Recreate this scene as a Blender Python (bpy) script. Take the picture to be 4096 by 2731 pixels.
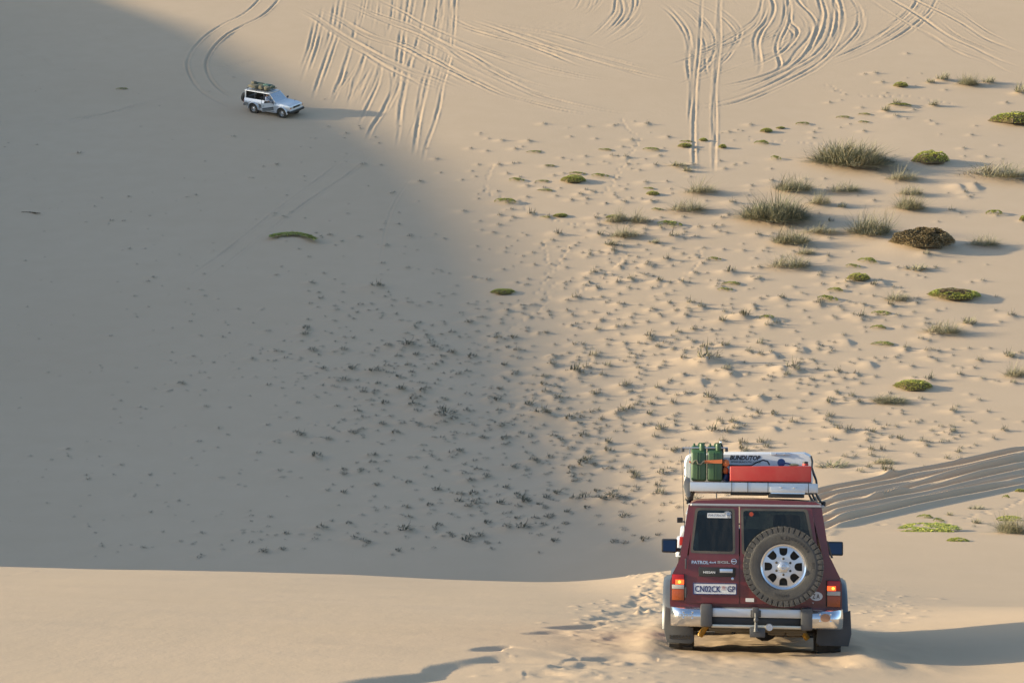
import bpy, bmesh, math, random
import numpy as np
from mathutils import Vector, Matrix

for o in list(bpy.data.objects):
    bpy.data.objects.remove(o, do_unlink=True)
scene = bpy.context.scene
COL = scene.collection
rng = np.random.default_rng(11)
random.seed(11)
R = math.radians

# ------------------------------------------------------------------ camera
FPX = 7560.0                      # focal length in pixels of the 4096 px wide photograph
PITCH = R(12.0)
cam_d = bpy.data.cameras.new('camera')
cam = bpy.data.objects.new('camera', cam_d)
COL.objects.link(cam)
cam_d.sensor_width = 36.0
cam_d.lens = FPX / 4096.0 * 36.0
cam_d.clip_start = 0.1
cam_d.clip_end = 20000.0
cam.location = (0, 0, 0)
cam.rotation_euler = (math.pi / 2 - PITCH, 0, 0)
scene.camera = cam

# ------------------------------------------------------------------ light
SUN_EL = R(14.0)
SUN_AZ = R(-87.0)                 # clockwise from +Y: the sun stands left of the view
TOSUN = Vector((math.sin(SUN_AZ) * math.cos(SUN_EL), math.cos(SUN_AZ) * math.cos(SUN_EL), math.sin(SUN_EL)))
world = bpy.data.worlds.new('World')
scene.world = world
world.use_nodes = True
wn = world.node_tree.nodes
wl = world.node_tree.links
bg = wn.get('Background') or wn.new('ShaderNodeBackground')
sky = wn.new('ShaderNodeTexSky')
sky.sky_type = 'NISHITA'
sky.sun_disc = False
sky.sun_elevation = SUN_EL
sky.sun_rotation = SUN_AZ
sky.air_density = 1.0
sky.dust_density = 0.95
sky.ozone_density = 1.4
wl.new(sky.outputs[0], bg.inputs[0])
bg.inputs[1].default_value = 0.14
sun_d = bpy.data.lights.new('sun', 'SUN')
sun_d.energy = 4.0
sun_d.angle = R(1.4)
sun_d.color = (1.0, 0.85, 0.575)
sun = bpy.data.objects.new('sun', sun_d)
COL.objects.link(sun)
sun.rotation_euler = TOSUN.to_track_quat('Z', 'Y').to_euler()
vs = scene.view_settings
vs.view_transform = 'Standard'
vs.look = 'None'
vs.exposure = 1.22
vs.gamma = 1.0
vs.use_curve_mapping = False

# ------------------------------------------------------------------ materials
MATS = {}
def mat(name, col, rough=0.6, metal=0.0, var=0.12, scale=8.0, dust=0.0, coat=0.0, emit=None, estr=0.0, bump=0.0, spec=0.5, attr=None, up_dust=0.0):
    if name in MATS:
        return MATS[name]
    m = bpy.data.materials.new(name)
    m.use_nodes = True
    nt = m.node_tree
    N, L = nt.nodes, nt.links
    b = N['Principled BSDF']
    b.inputs['Roughness'].default_value = rough
    b.inputs['Metallic'].default_value = metal
    b.inputs['Coat Weight'].default_value = coat
    b.inputs['Coat Roughness'].default_value = 0.08
    b.inputs['Specular IOR Level'].default_value = spec
    tc = N.new('ShaderNodeTexCoord')
    nz = N.new('ShaderNodeTexNoise')
    nz.inputs['Scale'].default_value = scale
    nz.inputs['Detail'].default_value = 5
    L.new(tc.outputs['Object'], nz.inputs['Vector'])
    mx = N.new('ShaderNodeMix'); mx.data_type = 'RGBA'
    mx.inputs['A'].default_value = tuple(c * (1 - var) for c in col) + (1,)
    mx.inputs['B'].default_value = tuple(min(1, c * (1 + var)) for c in col) + (1,)
    L.new(nz.outputs['Fac'], mx.inputs['Factor'])
    out = mx.outputs['Result']
    if attr:
        at = N.new('ShaderNodeAttribute'); at.attribute_name = 'tone'
        m2 = N.new('ShaderNodeMix'); m2.data_type = 'RGBA'
        m2.inputs['B'].default_value = tuple(attr) + (1,)
        L.new(at.outputs['Fac'], m2.inputs['Factor'])
        L.new(out, m2.inputs['A'])
        out = m2.outputs['Result']
    if dust > 0 or up_dust > 0:
        n2 = N.new('ShaderNodeTexNoise')
        n2.inputs['Scale'].default_value = 3.0
        n2.inputs['Detail'].default_value = 8
        n2.inputs['Roughness'].default_value = 0.65
        L.new(tc.outputs['Object'], n2.inputs['Vector'])
        mr = N.new('ShaderNodeMapRange')
        mr.inputs['From Min'].default_value = 0.42
        mr.inputs['From Max'].default_value = 0.75
        mr.inputs['To Min'].default_value = dust * 0.2
        mr.inputs['To Max'].default_value = min(1, dust * 1.1)
        L.new(n2.outputs['Fac'], mr.inputs['Value'])
        fac = mr.outputs['Result']
        if up_dust > 0:
            g = N.new('ShaderNodeNewGeometry')
            sp = N.new('ShaderNodeSeparateXYZ')
            L.new(g.outputs['Normal'], sp.inputs[0])
            m3 = N.new('ShaderNodeMapRange')
            m3.inputs['From Min'].default_value = 0.45
            m3.inputs['From Max'].default_value = 0.95
            m3.inputs['To Max'].default_value = up_dust
            L.new(sp.outputs['Z'], m3.inputs['Value'])
            ad = N.new('ShaderNodeMath'); ad.operation = 'MAXIMUM'
            mu = N.new('ShaderNodeMath'); mu.operation = 'MULTIPLY'
            m4 = N.new('ShaderNodeMapRange')
            m4.inputs['From Min'].default_value = 0.3
            m4.inputs['From Max'].default_value = 0.6
            m4.inputs['To Min'].default_value = 0.35
            L.new(n2.outputs['Fac'], m4.inputs['Value'])
            L.new(m3.outputs['Result'], mu.inputs[0]); L.new(m4.outputs['Result'], mu.inputs[1])
            L.new(fac, ad.inputs[0]); L.new(mu.outputs[0], ad.inputs[1])
            fac = ad.outputs[0]
        m5 = N.new('ShaderNodeMix'); m5.data_type = 'RGBA'
        m5.inputs['B'].default_value = (0.33, 0.26, 0.18, 1)
        L.new(fac, m5.inputs['Factor']); L.new(out, m5.inputs['A'])
        out = m5.outputs['Result']
        rr = N.new('ShaderNodeMapRange')
        rr.inputs['To Min'].default_value = rough
        rr.inputs['To Max'].default_value = 0.95
        L.new(fac, rr.inputs['Value']); L.new(rr.outputs['Result'], b.inputs['Roughness'])
        if metal > 0:
            r2 = N.new('ShaderNodeMapRange')
            r2.inputs['To Min'].default_value = metal
            r2.inputs['To Max'].default_value = 0.0
            L.new(fac, r2.inputs['Value']); L.new(r2.outputs['Result'], b.inputs['Metallic'])
    L.new(out, b.inputs['Base Color'])
    if emit:
        b.inputs['Emission Color'].default_value = tuple(emit) + (1,)
        b.inputs['Emission Strength'].default_value = estr
    if bump > 0:
        bp = N.new('ShaderNodeBump')
        bp.inputs['Strength'].default_value = bump
        bp.inputs['Distance'].default_value = 0.01
        n3 = N.new('ShaderNodeTexNoise'); n3.inputs['Scale'].default_value = scale * 6
        L.new(tc.outputs['Object'], n3.inputs['Vector'])
        L.new(n3.outputs['Fac'], bp.inputs['Height']); L.new(bp.outputs['Normal'], b.inputs['Normal'])
    MATS[name] = m
    return m

def glass_mat(name, tint, dirt=0.08, gloss=0.12):
    m = bpy.data.materials.new(name); m.use_nodes = True
    N, L = m.node_tree.nodes, m.node_tree.links
    N.remove(N['Principled BSDF'])
    o = N['Material Output']
    tr = N.new('ShaderNodeBsdfTransparent'); tr.inputs[0].default_value = tuple(tint) + (1,)
    gl = N.new('ShaderNodeBsdfGlossy'); gl.inputs['Roughness'].default_value = 0.06
    df = N.new('ShaderNodeBsdfDiffuse'); df.inputs[0].default_value = (0.42, 0.36, 0.28, 1)
    lw = N.new('ShaderNodeLayerWeight'); lw.inputs[0].default_value = 0.25
    ma = N.new('ShaderNodeMath'); ma.operation = 'MULTIPLY_ADD'
    ma.inputs[1].default_value = 0.6; ma.inputs[2].default_value = gloss
    L.new(lw.outputs['Fresnel'], ma.inputs[0])
    m1 = N.new('ShaderNodeMixShader'); m2 = N.new('ShaderNodeMixShader')
    L.new(ma.outputs[0], m1.inputs[0]); L.new(tr.outputs[0], m1.inputs[1]); L.new(gl.outputs[0], m1.inputs[2])
    tc = N.new('ShaderNodeTexCoord'); mp = N.new('ShaderNodeMapping')
    mp.inputs['Scale'].default_value = (14, 14, 3)
    nz = N.new('ShaderNodeTexNoise'); nz.inputs['Scale'].default_value = 1.5; nz.inputs['Detail'].default_value = 6
    L.new(tc.outputs['Object'], mp.inputs[0]); L.new(mp.outputs[0], nz.inputs['Vector'])
    mr = N.new('ShaderNodeMapRange'); mr.inputs['From Min'].default_value = 0.4; mr.inputs['From Max'].default_value = 0.8
    mr.inputs['To Min'].default_value = dirt * 0.4; mr.inputs['To Max'].default_value = dirt * 4
    L.new(nz.outputs['Fac'], mr.inputs['Value'])
    L.new(mr.outputs['Result'], m2.inputs[0]); L.new(m1.outputs[0], m2.inputs[1]); L.new(df.outputs[0], m2.inputs[2])
    L.new(m2.outputs[0], o.inputs[0])
    MATS[name] = m
    return m

def sand_material():
    m = bpy.data.materials.new('sand'); m.use_nodes = True
    N, L = m.node_tree.nodes, m.node_tree.links
    b = N['Principled BSDF']
    b.inputs['Roughness'].default_value = 0.95
    b.inputs['Specular IOR Level'].default_value = 0.14
    tc = N.new('ShaderNodeTexCoord')
    def noise(scale, detail, vec=None, rough=0.55):
        n = N.new('ShaderNodeTexNoise'); n.inputs['Scale'].default_value = scale
        n.inputs['Detail'].default_value = detail; n.inputs['Roughness'].default_value = rough
        L.new(vec or tc.outputs['Object'], n.inputs['Vector']); return n
    def mixc(f, a, c2):
        x = N.new('ShaderNodeMix'); x.data_type = 'RGBA'
        L.new(f, x.inputs['Factor'])
        for k, v in (('A', a), ('B', c2)):
            if isinstance(v, tuple): x.inputs[k].default_value = v + (1,)
            else: L.new(v, x.inputs[k])
        return x.outputs['Result']
    big = noise(0.045, 4)
    mid = noise(0.6, 6)
    fine = noise(55, 3)
    c = mixc(big.outputs['Fac'], (0.477, 0.350, 0.235), (0.525, 0.397, 0.276))
    mr = N.new('ShaderNodeMapRange'); mr.inputs['From Min'].default_value = 0.35; mr.inputs['From Max'].default_value = 0.8
    mr.inputs['To Max'].default_value = 0.35
    L.new(mid.outputs['Fac'], mr.inputs['Value'])
    c = mixc(mr.outputs['Result'], c, (0.445, 0.333, 0.218))
    m2 = N.new('ShaderNodeMapRange'); m2.inputs['From Min'].default_value = 0.3; m2.inputs['From Max'].default_value = 0.7
    m2.inputs['To Min'].default_value = 0.0; m2.inputs['To Max'].default_value = 0.12
    L.new(fine.outputs['Fac'], m2.inputs['Value'])
    c = mixc(m2.outputs['Result'], c, (0.37, 0.272, 0.175))
    L.new(c, b.inputs['Base Color'])
    mp = N.new('ShaderNodeMapping'); mp.inputs['Scale'].default_value = (1.0, 0.35, 1.0); mp.inputs['Rotation'].default_value = (0, 0, R(12))
    L.new(tc.outputs['Object'], mp.inputs[0])
    rip = noise(5.0, 4, mp.outputs[0])
    gr = noise(26.0, 5)
    ad = N.new('ShaderNodeMath'); ad.operation = 'MULTIPLY_ADD'; ad.inputs[1].default_value = 0.45
    L.new(gr.outputs['Fac'], ad.inputs[0]); L.new(rip.outputs['Fac'], ad.inputs[2])
    bp = N.new('ShaderNodeBump'); bp.inputs['Strength'].default_value = 0.3; bp.inputs['Distance'].default_value = 0.018
    L.new(ad.outputs[0], bp.inputs['Height'])
    L.new(bp.outputs['Normal'], b.inputs['Normal'])
    return m

# ------------------------------------------------------------------ object helpers
def tag(o, label=None, cat=None, group=None, kind=None):
    if label: o['label'] = label
    if cat: o['category'] = cat
    if group: o['group'] = group
    if kind: o['kind'] = kind
    return o

def empty(name, M=None, label=None, cat=None, group=None):
    o = bpy.data.objects.new(name, None); COL.objects.link(o)
    o.empty_display_size = 0.3
    if M is not None: o.matrix_world = M
    return tag(o, label, cat, group)

def np_mesh(name, V, F, mats, tone=None, smooth=False, fmat=None):
    """F: (n,4) or (n,3) int array or a list of such arrays"""
    if not isinstance(F, (list, tuple)): F = [F]
    me = bpy.data.meshes.new(name)
    V = np.asarray(V, np.float32)
    me.vertices.add(len(V)); me.vertices.foreach_set('co', V.ravel())
    idx = np.concatenate([np.asarray(f, np.int32).ravel() for f in F])
    tot = np.concatenate([np.full(len(f), np.asarray(f).shape[1], np.int32) for f in F])
    st = np.concatenate([[0], np.cumsum(tot)[:-1]]).astype(np.int32)
    me.loops.add(len(idx)); me.loops.foreach_set('vertex_index', idx)
    me.polygons.add(len(tot)); me.polygons.foreach_set('loop_start', st)
    me.polygons.foreach_set('use_smooth', np.full(len(tot), smooth, bool))
    for m in mats: me.materials.append(m)
    if fmat is not None: me.polygons.foreach_set('material_index', np.asarray(fmat, np.int32))
    if tone is not None:
        a = me.attributes.new('tone', 'FLOAT', 'POINT'); a.data.foreach_set('value', np.asarray(tone, np.float32))
    me.update(calc_edges=True)
    return me

class B:
    """collects shapes of one part in a bmesh"""
    def __init__(s): s.bm = bmesh.new()
    def _bev(s, vs_, bev, seg=2):
        if bev > 0:
            es = list({e for v in vs_ for e in v.link_edges})
            bmesh.ops.bevel(s.bm, geom=es, offset=bev, segments=seg, affect='EDGES', profile=0.6)
    def box(s, c, d, bev=0.0, rot=None, seg=2):
        M = Matrix.Translation(c) @ (rot.to_4x4() if rot else Matrix()) @ Matrix.Diagonal((d[0], d[1], d[2], 1))
        r = bmesh.ops.create_cube(s.bm, size=1, matrix=M)
        s._bev(r['verts'], bev, seg); return s
    def prism(s, pts, axis, a, b, bev=0.0, seg=2):
        """polygon in the plane normal to axis, extruded from a to b"""
        def mk(p, t):
            return {'y': (p[0], t, p[1]), 'x': (t, p[0], p[1]), 'z': (p[0], p[1], t)}[axis]
        v0 = [s.bm.verts.new(mk(p, a)) for p in pts]
        v1 = [s.bm.verts.new(mk(p, b)) for p in pts]
        n = len(pts)
        s.bm.faces.new(v0); s.bm.faces.new(v1[::-1])
        for i in range(n):
            s.bm.faces.new((v0[i], v1[i], v1[(i + 1) % n], v0[(i + 1) % n]))
        s._bev(v0 + v1, bev, seg); return s
    def ring(s, outer, inner, axis, a, b):
        def mk(p, t):
            return {'y': (p[0], t, p[1]), 'x': (t, p[0], p[1]), 'z': (p[0], p[1], t)}[axis]
        L = [[s.bm.verts.new(mk(p, t)) for p in ps] for ps, t in ((outer, a), (inner, a), (inner, b), (outer, b))]
        n = len(outer)
        for k in range(4):
            A, C = L[k], L[(k + 1) % 4]
            for i in range(n):
                s.bm.faces.new((A[i], A[(i + 1) % n], C[(i + 1) % n], C[i]))
        return s
    def tube(s, pts, r, n=8, cap=True):
        pts = [Vector(p) for p in pts]
        rs = r if isinstance(r, (list, tuple)) else [r] * len(pts)
        rings = []
        prev = None
        for i, p in enumerate(pts):
            t = (pts[min(i + 1, len(pts) - 1)] - pts[max(i - 1, 0)]).normalized()
            a = prev if prev is not None else Vector((0, 0, 1)) if abs(t.z) < 0.9 else Vector((1, 0, 0))
            u = (a - t * a.dot(t)).normalized(); w = t.cross(u); prev = u
            rings.append([s.bm.verts.new(p + (u * math.cos(q) + w * math.sin(q)) * rs[i]) for q in [2 * math.pi * k / n for k in range(n)]])
        for A, C in zip(rings, rings[1:]):
            for k in range(n):
                s.bm.faces.new((A[k], A[(k + 1) % n], C[(k + 1) % n], C[k]))
        if cap:
            s.bm.faces.new(rings[0][::-1]); s.bm.faces.new(rings[-1])
        return s
    def lathe(s, prof, c, axis='y', n=48, closed=False):
        """prof: (r, t) along the axis"""
        rings = []
        for r, t in prof:
            ring = []
            for k in range(n):
                q = 2 * math.pi * k / n
                a, b = r * math.cos(q), r * math.sin(q)
                v = {'y': (a, t, b), 'x': (t, a, b), 'z': (a, b, t)}[axis]
                ring.append(s.bm.verts.new(Vector(v) + Vector(c)))
            rings.append(ring)
        pr = list(zip(rings, rings[1:])) + ([(rings[-1], rings[0])] if closed else [])
        for A, C in pr:
            for k in range(n):
                s.bm.faces.new((A[k], A[(k + 1) % n], C[(k + 1) % n], C[k]))
        if not closed:
            s.bm.faces.new(rings[0][::-1]); s.bm.faces.new(rings[-1])
        return s
    def loft(s, secs, cap=True, closed=True):
        rings = [[s.bm.verts.new(p) for p in sec] for sec in secs]
        n = len(rings[0])
        for A, C in zip(rings, rings[1:]):
            for k in range(n if closed else n - 1):
                s.bm.faces.new((A[k], A[(k + 1) % n], C[(k + 1) % n], C[k]))
        if cap:
            s.bm.faces.new(rings[0][::-1]); s.bm.faces.new(rings[-1])
        return s
    def quad(s, pts, th=(0, 0, 0)):
        v = [s.bm.verts.new(p) for p in pts]
        if Vector(th).length > 0:
            w = [s.bm.verts.new(Vector(p) + Vector(th)) for p in pts]
            n = len(v)
            s.bm.faces.new(v); s.bm.faces.new(w[::-1])
            for i in range(n): s.bm.faces.new((v[i], w[i], w[(i + 1) % n], v[(i + 1) % n]))
        else: s.bm.faces.new(v)
        return s
    def mesh(s, name, m, ang=35):
        bmesh.ops.recalc_face_normals(s.bm, faces=s.bm.faces)
        me = bpy.data.meshes.new(name); s.bm.to_mesh(me); s.bm.free()
        for x in (m if isinstance(m, (list, tuple)) else [m]): me.materials.append(x)
        me.shade_smooth(); me.set_sharp_from_angle(angle=R(ang))
        return me
    def obj(s, name, m, parent=None, ang=35):
        me = s.mesh(name, m, ang)
        o = bpy.data.objects.new(name, me); COL.objects.link(o)
        if parent: o.parent = parent
        return o

def add(name, me, parent=None, M=None):
    o = bpy.data.objects.new(name, me); COL.objects.link(o)
    if parent: o.parent = parent
    if M is not None: o.matrix_basis = M
    return o

def copy_tree(o, parent=None):
    c = o.copy(); COL.objects.link(c); c.parent = parent
    for ch in o.children: copy_tree(ch, c)
    return c

def rpoly(corners, r, n=4):
    """polygon with rounded corners, n+1 points per corner"""
    out = []
    m = len(corners)
    for i, c in enumerate(corners):
        p = Vector(corners[i - 1]).to_2d(); c = Vector(c).to_2d(); q = Vector(corners[(i + 1) % m]).to_2d()
        a = c + (p - c).normalized() * r; b = c + (q - c).normalized() * r
        for k in range(n + 1):
            t = k / n
            out.append(tuple((1 - t) ** 2 * a + 2 * t * (1 - t) * c + t * t * b))
    return out

def text_mesh(body, w, h, m, depth=0.002, bold=0.0, shear=0.0, spacing=1.0):
    cu = bpy.data.curves.new('lettering', 'FONT')
    cu.body = body; cu.size = 1; cu.extrude = 0.02; cu.offset = bold; cu.shear = shear
    cu.space_character = spacing; cu.resolution_u = 3
    ob = bpy.data.objects.new('lettering', cu); COL.objects.link(ob)
    bpy.context.view_layer.update()
    me = bpy.data.meshes.new_from_object(ob.evaluated_get(bpy.context.evaluated_depsgraph_get()))
    bpy.data.objects.remove(ob); bpy.data.curves.remove(cu)
    n = len(me.vertices); co = np.zeros(n * 3, np.float32); me.vertices.foreach_get('co', co); co = co.reshape(-1, 3)
    lo, hi = co.min(0), co.max(0)
    c = (co - (lo + hi) / 2) / np.maximum(hi - lo, 1e-6)
    out = np.stack([c[:, 0] * w, -c[:, 2] * depth, c[:, 1] * h], 1).astype(np.float32)
    me.vertices.foreach_set('co', out.ravel()); me.update()
    me.materials.clear(); me.materials.append(m); me.name = 'lettering'
    return me

def text(body, x, z, w, h, y, m, parent, name='lettering', **k):
    return add(name, text_mesh(body, w, h, m, **k), parent, Matrix.Translation((x, y, z)))
# ------------------------------------------------------------------ terrain
def hash2(ix, iy, s):
    n = (ix.astype(np.int64) * 374761393 + iy.astype(np.int64) * 668265263 + s * 1442695041) & 0xffffffff
    n = ((n ^ (n >> 13)) * 1274126177) & 0xffffffff
    return ((n ^ (n >> 16)) & 0xffff) / 65535.0
def vn(x, y, s=0):
    ix, iy = np.floor(x), np.floor(y)
    fx, fy = x - ix, y - iy
    fx = fx * fx * fx * (fx * (fx * 6 - 15) + 10); fy = fy * fy * fy * (fy * (fy * 6 - 15) + 10)
    a, b = hash2(ix, iy, s), hash2(ix + 1, iy, s)
    c, d = hash2(ix, iy + 1, s), hash2(ix + 1, iy + 1, s)
    return (a * (1 - fx) + b * fx) * (1 - fy) + (c * (1 - fx) + d * fx) * fy - 0.5
def fbm(x, y, s=0, o=3):
    t = 0
    for k in range(o): t = t + vn(x * 2 ** k, y * 2 ** k, s + k) / 2 ** k
    return t
def sstep(a, b, x):
    t = np.clip((x - a) / (b - a), 0, 1)
    return t * t * (3 - 2 * t)

FAR = [(101, -21.5), (119, -19.4), (137, -16.8), (155, -13.6), (173, -9.8), (190, -5.8), (215, 0.8), (240, 6.5), (270, 11), (320, 14), (400, 11), (520, 4), (700, 12), (1500, 5), (9000, 5)]
NEAR = [(-3000, -20), (-300, -20), (-90, -3), (-35, 4.6), (-18, 3.3), (0, -1.53), (15, -6.12), (18.65, -7.23)]
TL = np.array(NEAR + [(30, -10.62), (36, -12.42), (38.5, -13.3), (42, -15.0), (48, -18.3), (55, -21.6), (61, -22.8), (66, -22.95), (76, -23.1), (87, -22.6)] + FAR)
TR = np.array(NEAR + [(30, -10.68), (38.6, -13.3), (45, -15.15), (50, -16.5), (58, -18.4), (66, -20.0), (74, -21.4), (81, -22.25), (87, -22.5)] + FAR)
YG = np.arange(-400, 1600, 0.25)
def prof(T, sig):
    z = np.interp(YG, T[:, 0], T[:, 1])
    k = np.arange(-int(4 * sig / 0.25), int(4 * sig / 0.25) + 1) * 0.25
    g = np.exp(-k * k / (2 * sig * sig)); g /= g.sum()
    zp = np.pad(z, len(k) // 2, mode='edge')
    return np.convolve(zp, g, 'valid')
def blend(T):
    a, b = prof(T, 1.3), prof(T, 5.0)
    w = sstep(60, 75, YG)
    return a * (1 - w) + b * w
PL, PR = blend(TL), blend(TR)

RIDGE = None
XC = -98.0
def zbase(x, y):
    u = x / np.maximum(y, 14)
    w = sstep(-0.01, 0.18, u)
    z = np.interp(y, YG, PL) * (1 - w) + np.interp(y, YG, PR) * w
    z = z + 0.30 * vn(x / 34 + 7, y / 41, 3) * sstep(50, 75, y) + 0.10 * vn(x / 11, y / 15, 5) * sstep(55, 80, y)
    z = z + 0.10 * vn(x / 5.0, y / 9, 8) * sstep(8, 14, y) * (1 - sstep(34, 46, y))
    z = z - 0.026 * (np.clip(x, -30, 30) + 3) * sstep(10, 20, y) * (1 - sstep(42, 56, y))
    z = z + 0.42 * sstep(3.9, 8.5, x) * sstep(12, 17, y) * (1 - sstep(23, 33, y))
    z = z + 9.0 * vn(x / 160, y / 210, 21) * sstep(230, 420, np.abs(y) + 0.4 * np.maximum(np.abs(x) - 90, 0))
    return z

cp, sp_ = math.cos(PITCH), math.sin(PITCH)
def rays(P):
    P = np.asarray(P, float)
    a = (P[:, 0] - 2048) / FPX; b = -(P[:, 1] - 1365.5) / FPX
    return np.stack([a, cp + b * sp_, -sp_ + b * cp], 1)
TS = np.concatenate([np.arange(11, 60, 0.2), np.arange(60, 330, 0.5)])
def hit(P):
    """where sight lines through these points of the photograph meet the bare sand"""
    D = rays(P); out = np.zeros((len(D), 3))
    for i0 in range(0, len(D), 400):
        d = D[i0:i0 + 400]
        X = d[:, None, 0] * TS; Y = d[:, None, 1] * TS; Z = d[:, None, 2] * TS
        below = Z < zbase(X, Y)
        k = np.clip(np.argmax(below, 1), 1, len(TS) - 1)
        k = np.where(below.any(1), k, len(TS) - 1)
        lo, hi = TS[k - 1].copy(), TS[k].copy()
        for _ in range(14):
            m = (lo + hi) / 2
            bl = d[:, 2] * m < zbase(d[:, 0] * m, d[:, 1] * m)
            hi = np.where(bl, m, hi); lo = np.where(bl, lo, m)
        out[i0:i0 + 400] = d * hi[:, None]
    return out

EDGE = [(330, -60), (430, 0), (818, 122), (975, 226), (1175, 331), (1290, 425), (1560, 540), (1760, 690), (1860, 801), (1970, 923), (2060, 1045), (2140, 1219), (2200, 1358), (2280, 1532), (2360, 1671), (2437, 1828), (2507, 1950), (2600, 2050), (2760, 2120), (2950, 2170)]
eh = hit(EDGE)
te = (XC - eh[:, 0]) / TOSUN.x
ry = eh[:, 1] + te * TOSUN.y; rz = eh[:, 2] + te * TOSUN.z
o_ = np.argsort(ry)
ry, rz = ry[o_], rz[o_]
RIDGE = (np.concatenate([[-60, 20, ry[0] - 25], ry, [ry[-1] + 25, ry[-1] + 70]]), np.concatenate([[-8, -4, rz[0] - 1.0], rz, [rz[-1] - 3, rz[-1] - 12]]))

def ridge_dune():
    ys_ = np.arange(-120, 420, 1.5)
    hr = np.interp(ys_, RIDGE[0], RIDGE[1]); kk = np.exp(-(np.arange(-6, 7) / 3.0) ** 2); kk /= kk.sum()
    hr = np.convolve(np.pad(hr, 6, mode='edge'), kk, 'valid')
    xs = np.array([-260, -200, -150, -125, -108, -101, XC, -95, -88, -78, -66, -54, -42])
    X, Y = np.meshgrid(xs, ys_); d = X - XC
    return X, Y, hr[:, None] - np.where(d > 0, d * .52, -d * .16)

class Ras:
    def __init__(s, x0, x1, y0, y1, c):
        s.x0, s.y0, s.c = x0, y0, c
        s.nx, s.ny = int((x1 - x0) / c) + 1, int((y1 - y0) / c) + 1
        s.H = np.zeros((s.ny, s.nx), np.float32)
    def sample(s, x, y):
        fx = (x - s.x0) / s.c; fy = (y - s.y0) / s.c
        ok = (fx > 0) & (fy > 0) & (fx < s.nx - 1.001) & (fy < s.ny - 1.001)
        fx = np.clip(fx, 0, s.nx - 1.001); fy = np.clip(fy, 0, s.ny - 1.001)
        ix, iy = fx.astype(int), fy.astype(int); fx -= ix; fy -= iy
        H = s.H
        v = (H[iy, ix] * (1 - fx) + H[iy, ix + 1] * fx) * (1 - fy) + (H[iy + 1, ix] * (1 - fx) + H[iy + 1, ix + 1] * fx) * fy
        return np.where(ok, v, 0)
    def window(s, xa, xb, ya, yb):
        i0, i1 = max(0, int((xa - s.x0) / s.c)), min(s.nx, int((xb - s.x0) / s.c) + 2)
        j0, j1 = max(0, int((ya - s.y0) / s.c)), min(s.ny, int((yb - s.y0) / s.c) + 2)
        if i1 <= i0 or j1 <= j0: return None
        X = s.x0 + np.arange(i0, i1) * s.c; Y = s.y0 + np.arange(j0, j1) * s.c
        return slice(j0, j1), slice(i0, i1), X[None, :], Y[:, None]
    def line(s, P, hw, depth, berm, seed, DK=.52, calm=False, soft=.055):
        """a wheel rut along P: a flat floor with berms pushed up at both sides"""
        reach = hw + (0.75 if calm else .42)
        seg = np.linalg.norm(np.diff(P, axis=0), axis=1); L = np.concatenate([[0], np.cumsum(seg)])
        n = int(L[-1] / (s.c * 0.9)) + 2
        t = np.linspace(0, L[-1], n)
        Q = np.stack([np.interp(t, L, P[:, 0]), np.interp(t, L, P[:, 1])], 1)
        Q[:, 0] += 0.03 * vn(t / 1.2, t * 0, seed) ; Q[:, 1] += 0.03 * vn(t / 1.2, t * 0 + 9, seed)
        w = s.window(Q[:, 0].min() - reach, Q[:, 0].max() + reach, Q[:, 1].min() - reach, Q[:, 1].max() + reach)
        if w is None: return
        sj, si, X, Y = w
        D = np.full((Y.shape[0], X.shape[1]), 9.0, np.float32)
        k = int(reach / s.c) + 1
        oy, ox = np.mgrid[-k:k + 1, -k:k + 1]
        cx = np.round((Q[:, 0] - X[0, 0]) / s.c).astype(int); cy = np.round((Q[:, 1] - Y[0, 0]) / s.c).astype(int)
        for a in range(0, n, 3000):
            ii = cx[a:a + 3000, None] + ox.ravel(); jj = cy[a:a + 3000, None] + oy.ravel()
            ok = (ii >= 0) & (jj >= 0) & (ii < D.shape[1]) & (jj < D.shape[0])
            dd = np.hypot(X[0, 0] + ii * s.c - Q[a:a + 3000, None, 0], Y[0, 0] + jj * s.c - Q[a:a + 3000, None, 1])
            np.minimum.at(D, (jj[ok], ii[ok]), dd[ok].astype(np.float32))
        amp = np.maximum(.15, 1 + 0.8 * vn(X / .45 + seed, Y / .45, seed) + 1.1 * vn(X / 3 + seed, Y / 3, seed + 5))
        if calm: amp = 1 + .25 * vn(X / 5 + seed, Y / 5, seed)
        amp2 = 1.0 if calm else np.clip(.8 + 1.0 * vn(X / 4.5 + 2 * seed, Y / 3.5, seed + 9), .05, 1.3)
        # fade at both ends
        e = np.minimum(np.hypot(X - Q[0, 0], Y - Q[0, 1]), np.hypot(X - Q[-1, 0], Y - Q[-1, 1]))
        fade = sstep(0, 1.5 if calm else 7.0, e)
        depth *= DK; berm *= DK * 1.25
        floor = -depth * (1 - sstep(hw * 0.7, hw * 1.15, D))
        bm_ = berm * np.exp(-((D - hw * 1.4) / ((0.12 if calm else soft) + 0.2 * hw)) ** 2) * amp
        keep = sstep(hw * 0.9, hw * 1.6, D)
        H = s.H[sj, si]
        s.H[sj, si] = H * (1 - (1 - keep) * fade * 0.85) + (floor * amp2 + bm_ * amp2) * fade
    def mound(s, x, y, rx, ry, h, skew=0.0, rot=0.0):
        r = max(rx, ry) * 2.6
        w = s.window(x - r, x + r, y - r, y + r)
        if w is None: return
        sj, si, X, Y = w
        c, q = math.cos(rot), math.sin(rot)
        dx = (X - x) * c + (Y - y) * q; dy = -(X - x) * q + (Y - y) * c
        rr = np.where(dx > 0, rx * (1 - skew), rx * (1 + skew))
        s.H[sj, si] += h * np.exp(-(dx / rr) ** 2 - (dy / ry) ** 2)
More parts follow.
